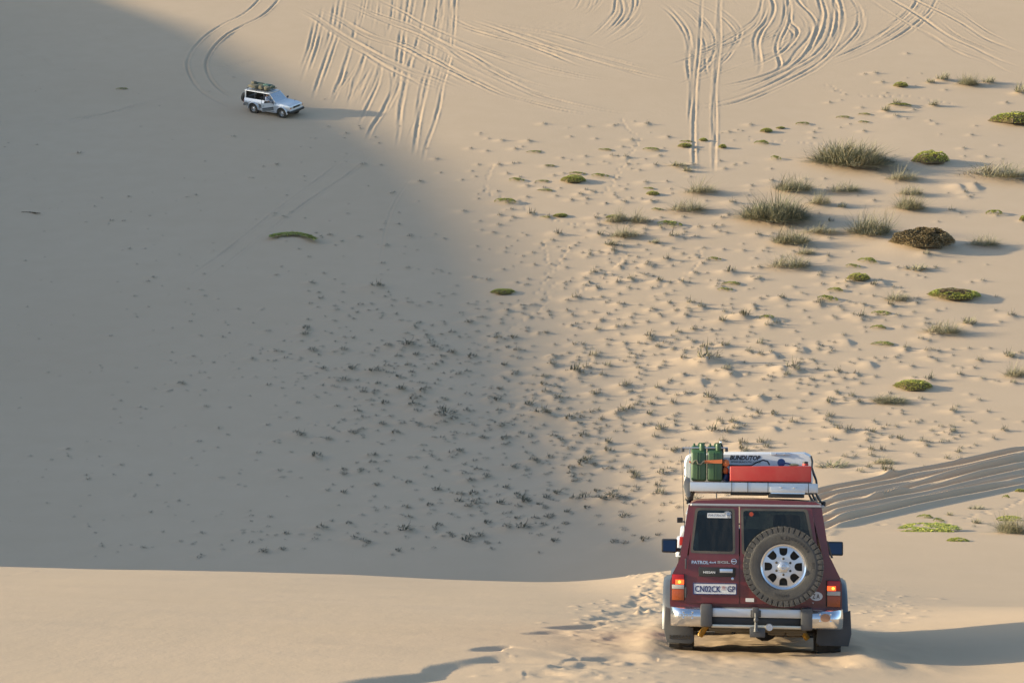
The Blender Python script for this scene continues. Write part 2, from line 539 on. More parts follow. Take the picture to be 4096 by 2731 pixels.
    def scarp(s, P, h, fall, seed, lip=0.12, rag=0.1):
        P = np.asarray(P)[:, :2]
        w = s.window(P[:, 0].min() - 4 * fall, P[:, 0].max() + 4 * fall, P[:, 1].min() - 4 * fall, P[:, 1].max() + 4 * fall)
        if w is None: return
        sj, si, X, Y = w
        X = X + 0 * Y; Y = Y + 0 * X
        Xw = X + rag * fbm(X / 0.8, Y / 1.2, seed) * 2; Yw = Y + rag * 2.5 * fbm(X / 0.8 + 40, Y / 1.2, seed)
        best = np.full(X.shape, 1e9); sg = np.zeros(X.shape); hd = np.ones(X.shape); tt = np.zeros(X.shape)
        L = np.concatenate([[0], np.cumsum(np.linalg.norm(np.diff(P, axis=0), axis=1))])
        for k in range(len(P) - 1):
            a, b = P[k], P[k + 1]; ab = b - a; l2 = ab @ ab
            t = np.clip(((Xw - a[0]) * ab[0] + (Yw - a[1]) * ab[1]) / l2, 0, 1)
            dx = Xw - a[0] - t * ab[0]; dy = Yw - a[1] - t * ab[1]
            d = np.hypot(dx, dy); m = d < best
            best = np.where(m, d, best); hd = np.where(m, sstep(-.55, .05, ab[1] / math.sqrt(l2)), hd); sg = np.where(m, np.sign(ab[1] * (Xw - a[0]) - ab[0] * (Yw - a[1])), sg)
            tt = np.where(m, (L[k] + t * math.sqrt(l2)) / L[-1], tt)
        tap = sstep(0, 0.12, tt) * (1 - sstep(0.85, 1, tt))
        hh = h * (1 + 1.2 * vn(tt * L[-1] / 0.9, tt * 0, seed + 3)) * tap * (.15 + .85 * hd)
        sd = sg * best; k_ = sstep(-.09, .09, sd)
        s.H[sj, si] += (-k_ * hh * np.exp(-np.maximum(sd, 0) / fall) + (1 - k_) * hh * lip * np.exp(-best / (fall * 0.35))).astype(np.float32)

FARR = Ras(-58, 66, 44, 216, 0.065)
NEARR = Ras(-9, 17, 12.5, 47, 0.03)

def cr(P, n=8):
    P = np.asarray(P, float)
    if len(P) < 3: return P
    E = np.vstack([2 * P[0] - P[1], P, 2 * P[-1] - P[-2]])
    out = []
    for i in range(1, len(E) - 2):
        p0, p1, p2, p3 = E[i - 1:i + 3]
        for t in np.linspace(0, 1, n, endpoint=False):
            out.append(0.5 * (2 * p1 + (p2 - p0) * t + (2 * p0 - 5 * p1 + 4 * p2 - p3) * t * t + (3 * p1 - p0 - 3 * p2 + p3) * t ** 3))
    out.append(P[-1])
    return np.array(out)

VIEW = {'A': (1200, 0, 1.47), 'B': (2600, 0, 1.572), 'C': (0, 0, 1.47), 'D': (3100, 1700, 1.521), 'E': (1400, 2200, 1.68), 'F': (1700, 400, 1.809), 'P': (0, 0, 1.0), 'Q': (0, 0, 0.5743)}
def pix(v, pts):
    x0, y0, s = VIEW[v]
    return [(x0 + x / s, y0 + y / s) for x, y in pts]

TRACKS = [  # view, points, half width, depth, berm
 ('C', [(1580, -60), (1450, 70), (1300, 150), (1200, 220), (1130, 300), (1100, 380), (1130, 470), (1200, 550), (1330, 620), (1470, 665)], .16, .05, .03),
 ('C', [(1690, -60), (1560, 80), (1430, 150), (1330, 210), (1250, 290), (1210, 380), (1240, 470), (1310, 540), (1400, 590), (1460, 615)], .16, .05, .03),
 ('C', [(-60, 720), (300, 710), (560, 680), (800, 620), (1000, 570), (1150, 520)], .16, .05, .03),
 ('C', [(-60, 755), (350, 730), (700, 650), (950, 600), (1150, 540)], .16, .05, .03),
 ('C', [(600, 820), (1000, 770), (1500, 710)], .15, .03, .02),
 ('C', [(950, 370), (1300, 390), (1600, 330), (1800, 290)], .15, .05, .03),
 ('C', [(1180, 400), (1450, 440), (1750, 400)], .15, .04, .03),
 ('C', [(300, 500), (700, 470), (1100, 460)], .15, .03, .02),
 ('C', [(-40, 270), (60, 290), (160, 340), (230, 400)], .15, .03, .03),
 ('C', [(130, 290), (250, 340), (340, 420)], .15, .03, .03),
 ('C', [(590, 30), (720, 60), (850, 100)], .2, .05, .04), ('C', [(620, 5), (760, 25), (900, 70)], .2, .05, .04),
 ('Q', [(830, 330), (760, 390), (640, 480), (500, 590), (380, 670)], .14, .035, .03),
 ('Q', [(870, 345), (800, 400), (690, 475), (540, 590), (430, 680)], .14, .035, .03),
 ('Q', [(950, 400), (900, 480), (880, 560), (870, 620)], .14, .03, .02),
 ('A', [(0, 60), (120, 130), (230, 210), (380, 310), (500, 390), (620, 450), (760, 500), (900, 550)], .2, .07, .05),
 ('A', [(-60, 20), (60, 80), (200, 170), (330, 250), (480, 330), (640, 400), (830, 470), (1000, 540)], .2, .06, .05),
 ('A', [(60, 30), (220, 100), (400, 200), (600, 270), (760, 350), (900, 420), (1040, 490), (1200, 560), (1350, 600), (1550, 650), (1800, 690)], .2, .08, .05),
 ('A', [(150, 0), (330, 60), (500, 130), (700, 210), (850, 290), (1000, 380), (1180, 470), (1380, 550), (1600, 610), (1850, 660), (2100, 680)], .2, .08, .05),
 ('A', [(300, 20), (450, 80), (650, 150), (800, 230), (980, 310), (1160, 410), (1300, 470), (1600, 550)], .2, .08, .05),
 ('A', [(420, -20), (600, 70), (720, 140), (900, 220), (1100, 300), (1280, 350), (1500, 410), (1750, 460), (2000, 480)], .2, .07, .05),
 ('A', [(850, 110), (1050, 190), (1280, 250), (1450, 310), (1650, 390), (1800, 420)], .24, .09, .06),
 ('A', [(940, 100), (1150, 170), (1400, 260), (1600, 320), (1800, 380), (2050, 440), (2300, 490)], .24, .09, .06),
 ('A', [(1000, 110), (1200, 150), (1450, 190), (1700, 260), (1900, 320)], .2, .06, .05),
 ('A', [(1680, 440), (1950, 390), (2200, 330), (2352, 310)], .18, .07, .04), ('A', [(1750, 460), (2000, 440), (2250, 380), (2352, 350)], .18, .07, .04),
 ('A', [(1050, 100), (1500, 140), (1800, 155), (2200, 140)], .18, .06, .04),
 ('A', [(1190, 40), (1400, 10), (1500, -20)], .2, .07, .05), ('A', [(1080, 110), (1300, 60), (1500, 20), (1650, -30)], .2, .07, .05),
 ('A', [(1750, 660), (1950, 670), (2150, 650), (2352, 610)], .16, .05, .03), ('A', [(1850, 620), (2100, 610), (2352, 560)], .16, .05, .03),
 ('A', [(-40, 325), (100, 300), (250, 240)], .18, .05, .04), ('A', [(-40, 390), (130, 350), (300, 290)], .18, .05, .04), ('A', [(-40, 425), (130, 400), (280, 340)], .18, .05, .04),
 ('A', [(60, 530), (250, 480), (420, 440)], .16, .04, .03), ('A', [(660, 590), (900, 550), (1100, 520)], .16, .04, .03),
 # ruts straight down the slope
 ('A', [(140, 20), (110, 140), (75, 270), (40, 380), (-5, 520)], .26, .11, .06), ('A', [(245, -60), (235, 0), (200, 200), (165, 310), (110, 470), (65, 610)], .26, .11, .06),
 ('A', [(345, 60), (310, 230), (270, 370), (230, 490), (190, 610)], .26, .12, .07), ('A', [(410, 210), (380, 330), (340, 440), (300, 560), (270, 650)], .26, .12, .07),
 ('A', [(490, 250), (470, 400), (450, 500), (400, 620), (330, 770)], .24, .11, .06),
 ('A', [(560, -60), (550, 0), (535, 120), (500, 260)], .24, .09, .05),
 ('A', [(620, 130), (592, 200), (577, 330), (562, 440), (540, 540), (490, 650), (430, 740), (380, 850)], .3, .13, .08),
 ('A', [(650, -60), (640, 0), (615, 150), (600, 200)], .26, .11, .06), ('A', [(745, -60), (740, 0), (715, 150), (690, 270), (650, 380), (625, 500), (600, 620), (585, 760), (560, 900)], .24, .1, .06),
 ('A', [(845, -60), (840, 0), (820, 130), (795, 230), (770, 380), (740, 470), (715, 620), (690, 760), (665, 940)], .28, .12, .07),
 ('A', [(918, -60), (915, 0), (905, 200), (890, 310), (860, 430), (835, 520), (820, 620), (785, 740), (745, 850), (715, 980)], .24, .1, .06),
 ('A', [(360, 320), (300, 430), (230, 530), (180, 640)], .2, .09, .05), ('A', [(440, 350), (370, 480), (310, 590), (270, 660)], .2, .09, .05),
 ('A', [(480, 370), (420, 530), (350, 650)], .2, .08, .05), ('A', [(300, 430), (285, 530), (260, 640)], .16, .06, .04), ('A', [(405, 460), (370, 560), (330, 650)], .16, .06, .04),
 ('A', [(700, 660), (650, 770), (620, 880)], .16, .06, .04), ('A', [(160, 340), (185, 370), (165, 420)], .16, .06, .04), ('A', [(225, 320), (260, 370), (230, 430)], .16, .06, .04),
 ('A', [(395, -40), (380, 60), (355, 160), (345, 240)], .2, .08, .05), ('A', [(455, -40), (440, 90), (420, 200)], .2, .07, .05), ('A', [(500, 120), (505, 200), (480, 270)], .2, .07, .05),
 ('A', [(675, -40), (655, 90), (630, 200)], .2, .08, .05), ('A', [(815, -40), (800, 110), (780, 210)], .2, .08, .05), ('A', [(520, 380), (540, 470), (520, 560)], .2, .07, .05),
 # loops at the top, right of the middle
 ('A', [(1860, -40), (1850, 60), (1820, 110), (1740, 190), (1640, 260)], .24, .09, .06), ('A', [(1880, -40), (1900, 60), (1860, 130), (1790, 200), (1710, 250)], .24, .09, .06),
 ('A', [(1960, -40), (1960, 50), (1920, 130), (1840, 200), (1730, 270)], .24, .1, .06), ('A', [(2000, 40), (1990, 90), (1920, 170), (1850, 220)], .22, .08, .06),
 ('A', [(2050, 110), (1980, 170), (1880, 230), (1760, 290)], .22, .08, .06), ('A', [(2110, 130), (2040, 200), (1930, 260), (1800, 310)], .2, .07, .05),
 ('A', [(1800, -30), (1720, 60), (1640, 100), (1530, 130)], .2, .07, .05), ('A', [(1660, -30), (1620, 50), (1540, 90)], .2, .07, .05), ('A', [(1720, -30), (1690, 50), (1590, 100)], .2, .07, .05),
 ('A', [(1770, -30), (1740, 30), (1660, 90)], .2, .07, .05), ('A', [(1700, 30), (1560, 60), (1420, 70)], .18, .06, .04), ('A', [(2200, 180), (2100, 250), (1950, 300), (1800, 330)], .2, .07, .05),
 ('B', [(20, 20), (50, 30), (130, 90), (200, 180), (240, 270), (238, 400), (250, 500), (262, 580)], .26, .12, .07),
 ('B', [(110, 0), (200, 20), (330, 110), (400, 200), (415, 290), (370, 400), (280, 480), (150, 550)], .22, .09, .06),
 ('B', [(180, -30), (260, 10), (420, 90), (520, 180), (545, 250), (500, 350), (410, 430), (300, 500)], .24, .1, .06),
 ('B', [(130, 10), (250, 100), (320, 200), (350, 300), (350, 420), (380, 520)], .22, .1, .06),
 ('B', [(530, -30), (600, 20), (680, 50)], .2, .06, .04), ('B', [(440, 100), (600, 60), (760, 30)], .2, .05, .04), ('B', [(470, 100), (700, 120), (1000, 140)], .18, .04, .03),
 ('B', [(720, -60), (680, 90), (600, 170), (480, 240), (350, 310), (200, 350), (0, 410)], .22, .1, .06),
 ('B', [(750, 10), (690, 150), (560, 250), (400, 310), (180, 390), (0, 450)], .22, .1, .06),
 ('B', [(900, 90), (800, 200), (640, 280), (480, 330), (300, 430), (100, 510)], .2, .08, .05),
 ('B', [(900, 260), (780, 330), (600, 390), (400, 460), (200, 520), (0, 590)], .2, .08, .05),
 ('B', [(930, 190), (840, 260), (700, 310), (560, 330)], .2, .09, .06),
 ('B', [(745, -60), (780, 50), (750, 140), (705, 200), (680, 270), (690, 360), (695, 430), (660, 495)], .3, .16, .09),
 ('B', [(865, -60), (870, 60), (850, 140), (810, 230), (795, 310), (815, 380), (815, 430), (765, 495)], .3, .16, .09),
 ('B', [(900, 30), (880, 130), (930, 190), (900, 260), (830, 330), (720, 390), (580, 450)], .28, .14, .08),
 ('B', [(900, -60), (940, 20), (1010, 90), (1050, 160), (1030, 230), (960, 300), (880, 390), (760, 460), (560, 520), (350, 560)], .3, .15, .09),
 ('B', [(1055, -60), (1060, 0), (1080, 90), (1060, 190), (1000, 310), (920, 400), (800, 480), (600, 530), (400, 560)], .3, .13, .08),
 ('B', [(1155, -60), (1160, 0), (1180, 60), (1170, 180), (1130, 290), (1060, 370), (950, 440), (800, 510), (600, 600), (400, 650), (100, 690)], .3, .13, .08),
 ('B', [(1190, -20), (1220, 120), (1190, 230), (1130, 330), (1040, 410), (920, 480), (740, 570), (520, 650), (300, 690), (0, 730)], .28, .11, .07),
 ('B', [(1250, -50), (1270, 0), (1310, 70), (1300, 170), (1230, 260), (1150, 320)], .26, .11, .07), ('B', [(1320, 0), (1335, 110), (1310, 200), (1240, 280), (1160, 350), (1050, 420)], .24, .1, .06),
 ('B', [(1100, 170), (1130, 240), (1090, 320), (1000, 390)], .24, .11, .07), ('B', [(940, 230), (980, 180), (960, 120), (900, 60)], .22, .1, .06),
 ('B', [(1010, 240), (1000, 170), (950, 100)], .2, .09, .06), ('B', [(1080, 110), (1000, 60), (960, -20)], .2, .09, .06), ('B', [(1390, 20), (1280, 100), (1180, 130), (1080, 160)], .2, .06, .05),
 ('B', [(1350, 0), (1240, 70), (1140, 90)], .2, .06, .05), ('B', [(1230, 10), (1190, 60), (1100, 90)], .2, .07, .05),
 ('B', [(930, 490), (860, 550), (740, 620), (560, 680)], .18, .06, .04), ('B', [(760, 540), (600, 600), (430, 650)], .2, .07, .05),
 ('B', [(330, -60), (318, 150), (310, 300), (295, 450), (285, 560), (280, 700), (276, 786), (278, 960), (282, 1120)], .24, .1, .06),
 ('B', [(440, -60), (430, 150), (430, 280), (415, 420), (405, 560), (400, 700), (400, 786), (402, 960), (408, 1120)], .24, .1, .06),
 ('B', [(1700, -50), (1680, 0), (1640, 70), (1560, 140), (1450, 220), (1350, 280), (1200, 350), (1060, 410)], .26, .13, .07), ('B', [(1830, -50), (1800, 0), (1760, 70), (1680, 140), (1590, 210), (1450, 290), (1300, 360), (1100, 430)], .26, .13, .07),
 ('B', [(1650, 0), (1610, 80), (1520, 150), (1430, 215)], .2, .1, .06), ('B', [(1770, 10), (1720, 90), (1640, 155)], .2, .1, .06),
 ('B', [(1300, -50), (1380, 0), (1500, 80), (1640, 160), (1780, 230), (1900, 310), (2000, 360), (2100, 390), (2180, 440)], .26, .11, .06),
 ('B', [(1440, -50), (1520, 0), (1640, 70), (1760, 150), (1900, 240), (2050, 310), (2200, 380), (2400, 445)], .32, .15, .08),
 ('B', [(1600, -40), (1700, 20), (1850, 90), (1980, 160), (2100, 240), (2220, 290), (2420, 365)], .32, .13, .08), ('B', [(1780, -30), (1840, 20), (1960, 90), (2060, 160), (2180, 230), (2420, 325)], .24, .08, .05),
 ('B', [(1660, 190), (1800, 250), (1950, 320), (2100, 370), (2250, 450), (2420, 505)], .24, .1, .06), ('B', [(1780, 100), (1930, 220), (2080, 290), (2250, 360), (2420, 410)], .22, .09, .06),
 ('B', [(1560, 270), (1700, 290), (1900, 330), (2050, 375)], .18, .04, .03), ('B', [(1220, 150), (1400, 220), (1560, 265), (1800, 290)], .18, .04, .03),
 # the sunken road right of the red car
 ('D', [(200, 425), (400, 385), (620, 345), (800, 300), (1050, 255), (1280, 205), (1600, 135)], 0.3, 0.3, 0.1),
 ('D', [(200, 470), (420, 425), (640, 380), (850, 345), (1080, 300), (1300, 250), (1600, 180)], 0.24, 0.24, 0.16),
 ('D', [(200, 520), (450, 465), (650, 440), (850, 385), (1080, 335), (1300, 285), (1600, 215)], 0.24, 0.22, 0.16),
 ('D', [(200, 560), (450, 505), (700, 455), (900, 420), (1120, 365), (1330, 315), (1600, 255)], 0.22, 0.2, 0.15),
 ('D', [(200, 610), (480, 545), (700, 500), (950, 450), (1150, 405), (1350, 360), (1600, 300)], 0.22, 0.18, 0.14),
 ('D', [(240, 640), (480, 580), (720, 525), (950, 475), (1200, 425), (1600, 345)], 0.2, 0.16, 0.12),
]
fr0 = np.random.default_rng(77)
dg = [i for i, t in enumerate(TRACKS) if 15 <= i < 24]
for i in [i for i in range(len(TRACKS)) if i not in dg] + dg:
    v, pts, hw, dp, bmn = TRACKS[i]
    for e_, n_ in ((0, 1), (-1, -2)):      # wheel tracks run on past the top of the view
        if v in 'AB' and pts[e_][1] < 0:
            d_ = np.subtract(pts[e_], pts[n_]); d_ = d_ / max(1e-6, abs(d_[1])) * 45
            pts = ([tuple(np.add(pts[0], d_))] + pts) if e_ == 0 else pts + [tuple(np.add(pts[-1], d_))]
    W = hit(cr(pix(v, pts)))
    road = v == 'D'
    FARR.line(W[:, :2], hw * (1 if road else .8 if i in dg or v == 'C' else .56), dp, bmn, 50 + i, 1.0 if road else (.75 if i in dg else 1.5 if v == 'C' else .9 if v == 'Q' else .38 if v == 'B' else .33), road, .13 if i in dg else .055)
    if not road and v in 'AB':
        for k_ in range(4 if i in dg else 2):
            off = fr0.uniform(-34, 34, 2); wob = fr0.normal(0, 6 if i in dg else 3 if v == 'B' else 1.5, (len(pts), 2))
            a_, b_ = sorted(fr0.uniform(0, 1, 2)); 
            P2 = np.array(pts, float) + off + wob
            W2 = hit(cr(pix(v, P2.tolist())))
            n_ = len(W2); W2 = W2[int(a_ * n_ * .6):max(int(a_ * n_ * .6) + 8, int(n_ * (.5 + .5 * b_)))]
            if len(W2) > 3: FARR.line(W2[:, :2], hw * fr0.uniform(.4, .6) * (1.5 if i in dg else 1), dp, bmn, 400 + 5 * i + k_, .42 if i in dg else .26, False, .12 if i in dg else .055)
PRINTS = [('D', [(440, 590), (620, 602), (800, 600), (1000, 600), (1180, 560), (1350, 515), (1500, 450)]),
 ('F', [(1480, 1110), (1400, 1180), (1250, 1300), (1100, 1390), (980, 1430)]), ('F', [(480, 480), (440, 640), (480, 680), (700, 740), (800, 820), (1050, 900), (1200, 880)]),
 ('F', [(1420, 140), (1480, 230), (1540, 300), (1330, 640), (1250, 670)]), ('F', [(1040, 1060), (960, 1180), (880, 1290), (800, 1400)]), ('F', [(2000, 1080), (1960, 1180), (1900, 1270), (1720, 1350)]),
 ('P', [(2170, 960), (2190, 1060), (2210, 1150), (2150, 1240), (2050, 1310), (1950, 1370), (1880, 1420)]), ('P', [(2380, 1430), (2270, 1510), (2150, 1570), (1800, 1540), (1600, 1600)]),
 ('P', [(1230, 1690), (1450, 1680), (1650, 1690), (1800, 1700), (2000, 1650), (2300, 1500)]), ('P', [(3000, 560), (3180, 570), (3340, 580)]), ('P', [(3300, 340), (3380, 370), (3480, 385), (3620, 385), (3720, 400), (3820, 420)])]
fr = np.random.default_rng(5)
for v, pts in PRINTS:
    W = hit(cr(pix(v, pts), 6))[:, :2]
    L = np.concatenate([[0], np.cumsum(np.linalg.norm(np.diff(W, axis=0), axis=1))])
    k = 0
    for t in np.arange(0, L[-1], 0.62):
        if fr.random() < 0.12: continue
        x, y = np.interp(t, L, W[:, 0]), np.interp(t, L, W[:, 1]); k += 1
        FARR.mound(x + fr.normal(0, .12), y + fr.normal(0, .12), .10, .12, -.05)
        FARR.mound(x + .22, y + fr.normal(0, .1), .09, .10, .015)

# broken crust and slumps left of the red car, churned sand right of it
def wpts(v, pts): return hit(cr(pix(v, pts), 4))
for i, (v, pts, h, fall) in enumerate([
 ('E', [(-80, 910), (120, 872), (300, 838), (520, 800), (760, 748), (960, 716), (1100, 700)], .075, .8),
 ('E', [(780, 682), (930, 657), (1120, 650), (1280, 668), (1450, 695), (1640, 712), (1800, 705), (1890, 690)], .10, .35),
 ('E', [(930, 775), (1010, 775), (1090, 795), (1200, 800), (1330, 795)], .05, .25),
 ('E', [(1300, 770), (1450, 770), (1560, 742), (1800, 745), (2000, 742), (2190, 735)], .05, .3),
 ('E', [(1530, 830), (1600, 815), (1750, 832), (1640, 850)], .04, .2),
 ('E', [(1110, 568), (1230, 551), (1400, 548), (1620, 552)], .05, .35), ('E', [(1330, 527), (1480, 505), (1620, 490), (1740, 487)], .06, .35),
 ('E', [(1590, 470), (1660, 446), (1720, 428), (1810, 405)], .06, .3), ('E', [(1840, 395), (1890, 345), (1960, 325), (2010, 285), (2050, 245)], .05, .35),
 ('E', [(2040, 240), (2070, 190), (2100, 150), (2170, 95)], .035, .4), ('E', [(1860, 440), (1960, 415), (2080, 380)], .05, .3), ('E', [(1460, 570), (1560, 578), (1680, 590), (1850, 570)], .06, .4),
 ('E', [(1680, 618), (1740, 650), (1800, 680), (1880, 688)], .04, .3),
 ('D', [(430, 1010), (520, 1030), (640, 1065), (760, 1110), (860, 1150)], .08, .35), ('D', [(560, 1060), (700, 1120), (820, 1160)], .05, .25),
 ('D', [(1080, 1228), (1240, 1240), (1380, 1285), (1560, 1340)], .05, .5), ('D', [(280, 480), (300, 640)], .0, .3)]):
    NEARR.scarp(wpts(v, pts), h * .6, fall * 1.5, 300 + i)
for c, n, sx, sy, sz in (((1330, 2630), 0, 1, 1, 1), ((2560, 2625), 60, 110, 14, .05), ((2450, 2480), 130, 100, 40, .07), ((2600, 2380), 170, 40, 60, .09), ((3540, 2420), 90, 90, 40, .055), ((3000, 2660), 60, 300, 30, .03), ((2300, 2690), 60, 250, 30, .04)):
    if n == 0: continue
    P = np.stack([fr.normal(c[0], sx, n), fr.normal(c[1], sy, n)], 1)
    P = P[P[:, 1] < 2760]
    for w in hit(P):
        r = abs(fr.normal(.03, .02)) + .02
        NEARR.mound(w[0], w[1], r, r * 1.3, sz * .35 * fr.uniform(.3, 1.3))
# long soft ripples of the wind on the foreground
jj, ii = np.mgrid[0:NEARR.ny, 0:NEARR.nx]
nX = NEARR.x0 + ii * NEARR.c; nY = NEARR.y0 + jj * NEARR.c
NEARR.H += (0.022 * vn(nX / 3.0 + 0.3 * nY, nY / 1.1, 77) + 0.008 * vn(nX / 0.8, nY / 0.5, 78)).astype(np.float32)
del jj, ii, nX, nY
NEARR.mound(3.5, 34.0, 1.6, 6.0, .34, -.1)
# churn in front of and beside the red car (soft sand thrown about by the wheels)
def detail(x, y): return FARR.sample(x, y) + NEARR.sample(x, y)
# ------------------------------------------------------------------ where the plants stand (points of the photograph, width and height in its pixels)
GRASS = [
 (3410, 682, 275, 112, 'largest grey-green grass bush on the upper right slope', 0), (3104, 902, 235, 105, 'second largest grey-green grass bush, below and left of the largest one', 0),
 (3180, 777, 130, 66, 'round grass clump between the two largest grass bushes', 1), (3614, 730, 115, 48, 'loose grass clump just below the domed green cushion right of the largest bush', 2),
 (3645, 787, 80, 40, 'small grass clump, middle one of three stacked below the domed cushion', 2), (3640, 850, 115, 58, 'brownish grass clump, lowest of three above the dead dark shrub', 1),
 (4000, 724, 215, 66, 'wide loose grass clump at the right edge below the big dome', 2), (3490, 957, 170, 80, 'tall-stalked grass clump just left of the dead dark shrub', 1),
 (3170, 988, 130, 68, 'grey grass clump straight below the second largest bush', 1), (3290, 942, 120, 38, 'low spreading grass right of and below the second largest bush', 2),
 (3380, 776, 110, 40, 'low loose grass below the largest grass bush', 2), (3283, 828, 80, 58, 'pale thin grass right of the second largest bush', 2), (3370, 834, 34, 26, 'tiny grass clump right of the pale thin grass', 3),
 (3724, 336, 30, 24, 'small reddish grass clump, leftmost of four in the far row', 3), (3775, 327, 46, 40, 'spiky grass clump, second of four in the far row', 3),
 (3874, 350, 80, 42, 'wide grass clump, third of four in the far row', 1), (3958, 338, 45, 34, 'dark spiky grass clump, rightmost of four in the far row', 3),
 (4085, 380, 44, 50, 'grass clump cut by the right edge above the big green dome', 3), (3940, 992, 100, 45, 'dry low grass clump right of the dead dark shrub', 2),
 (2805, 782, 115, 52, 'grass clump where the two straight wheel tracks end', 2), (2750, 855, 120, 50, 'grass clump on a small hump below the end of the straight tracks', 2),
 (2551, 898, 90, 46, 'feathery grass clump beside the green cushion left of the second largest bush', 2), (2457, 897, 60, 34, 'dry grass clump behind the small cushion at the middle', 2),
 (2500, 957, 110, 45, 'pale scattered grass below the feathery clump', 2), (2446, 987, 50, 30, 'small dry grass left of the pale scattered grass', 3),
 (2717, 672, 60, 28, 'thin grass tuft crossing the left straight wheel track', 3), (2617, 977, 40, 20, 'small pale grass below the arched cushion at the middle', 3), (2478, 888, 60, 40, 'slim grass left of the feathery clump', 2),
 (3159, 1082, 130, 58, 'grey spreading grass clump, lowest of the column under the second largest bush', 2), (3223, 1022, 70, 30, 'low dark grass just above the grey spreading clump', 2),
 (3669, 1086, 75, 30, 'thin dry grass below the dead dark shrub', 3), (3593, 1208, 100, 34, 'greyish matted grass left of the green ring-shaped cushion', 2),
 (3778, 1342, 115, 52, 'pale grey grass clump below the green ring-shaped cushion', 2), (3880, 1302, 50, 35, 'small straw-coloured grass right of the pale grey clump', 3),
 (3565, 1617, 115, 34, 'dark grey matted clump on a hump below the dark green cushion', 1), (4065, 1512, 90, 48, 'dark grass clump at the right edge beside the dark green cushion', 2),
 (4045, 1434, 34, 26, 'little dark grass clump near the right edge above the dark grass', 3), (4047, 2138, 115, 68, 'light green grass at the right edge beside the long green mat', 1),
 (3908, 2094, 36, 26, 'small pale grass between the long green mat and the edge grass', 3), (3800, 2062, 22, 20, 'tiny pale grass above the long green mat', 3),
 (3337, 1872, 110, 30, 'brown low grass right of the white roof tent', 3), (3540, 1857, 75, 28, 'pale low grass above the sunken road', 2), (3908, 2037, 52, 16, 'low brown grass below the sunken road', 3),
 (2750, 690, 34, 26, 'slim grass between the two straight wheel tracks', 3), (3545, 450, 32, 34, 'upright grass beside the long thin cushion at the far right slope', 3), (3590, 425, 34, 30, 'upright grass right of the long thin cushion on the upper right slope', 3), (3737, 428, 34, 30, 'upright grass below the far row of four clumps', 3),
]
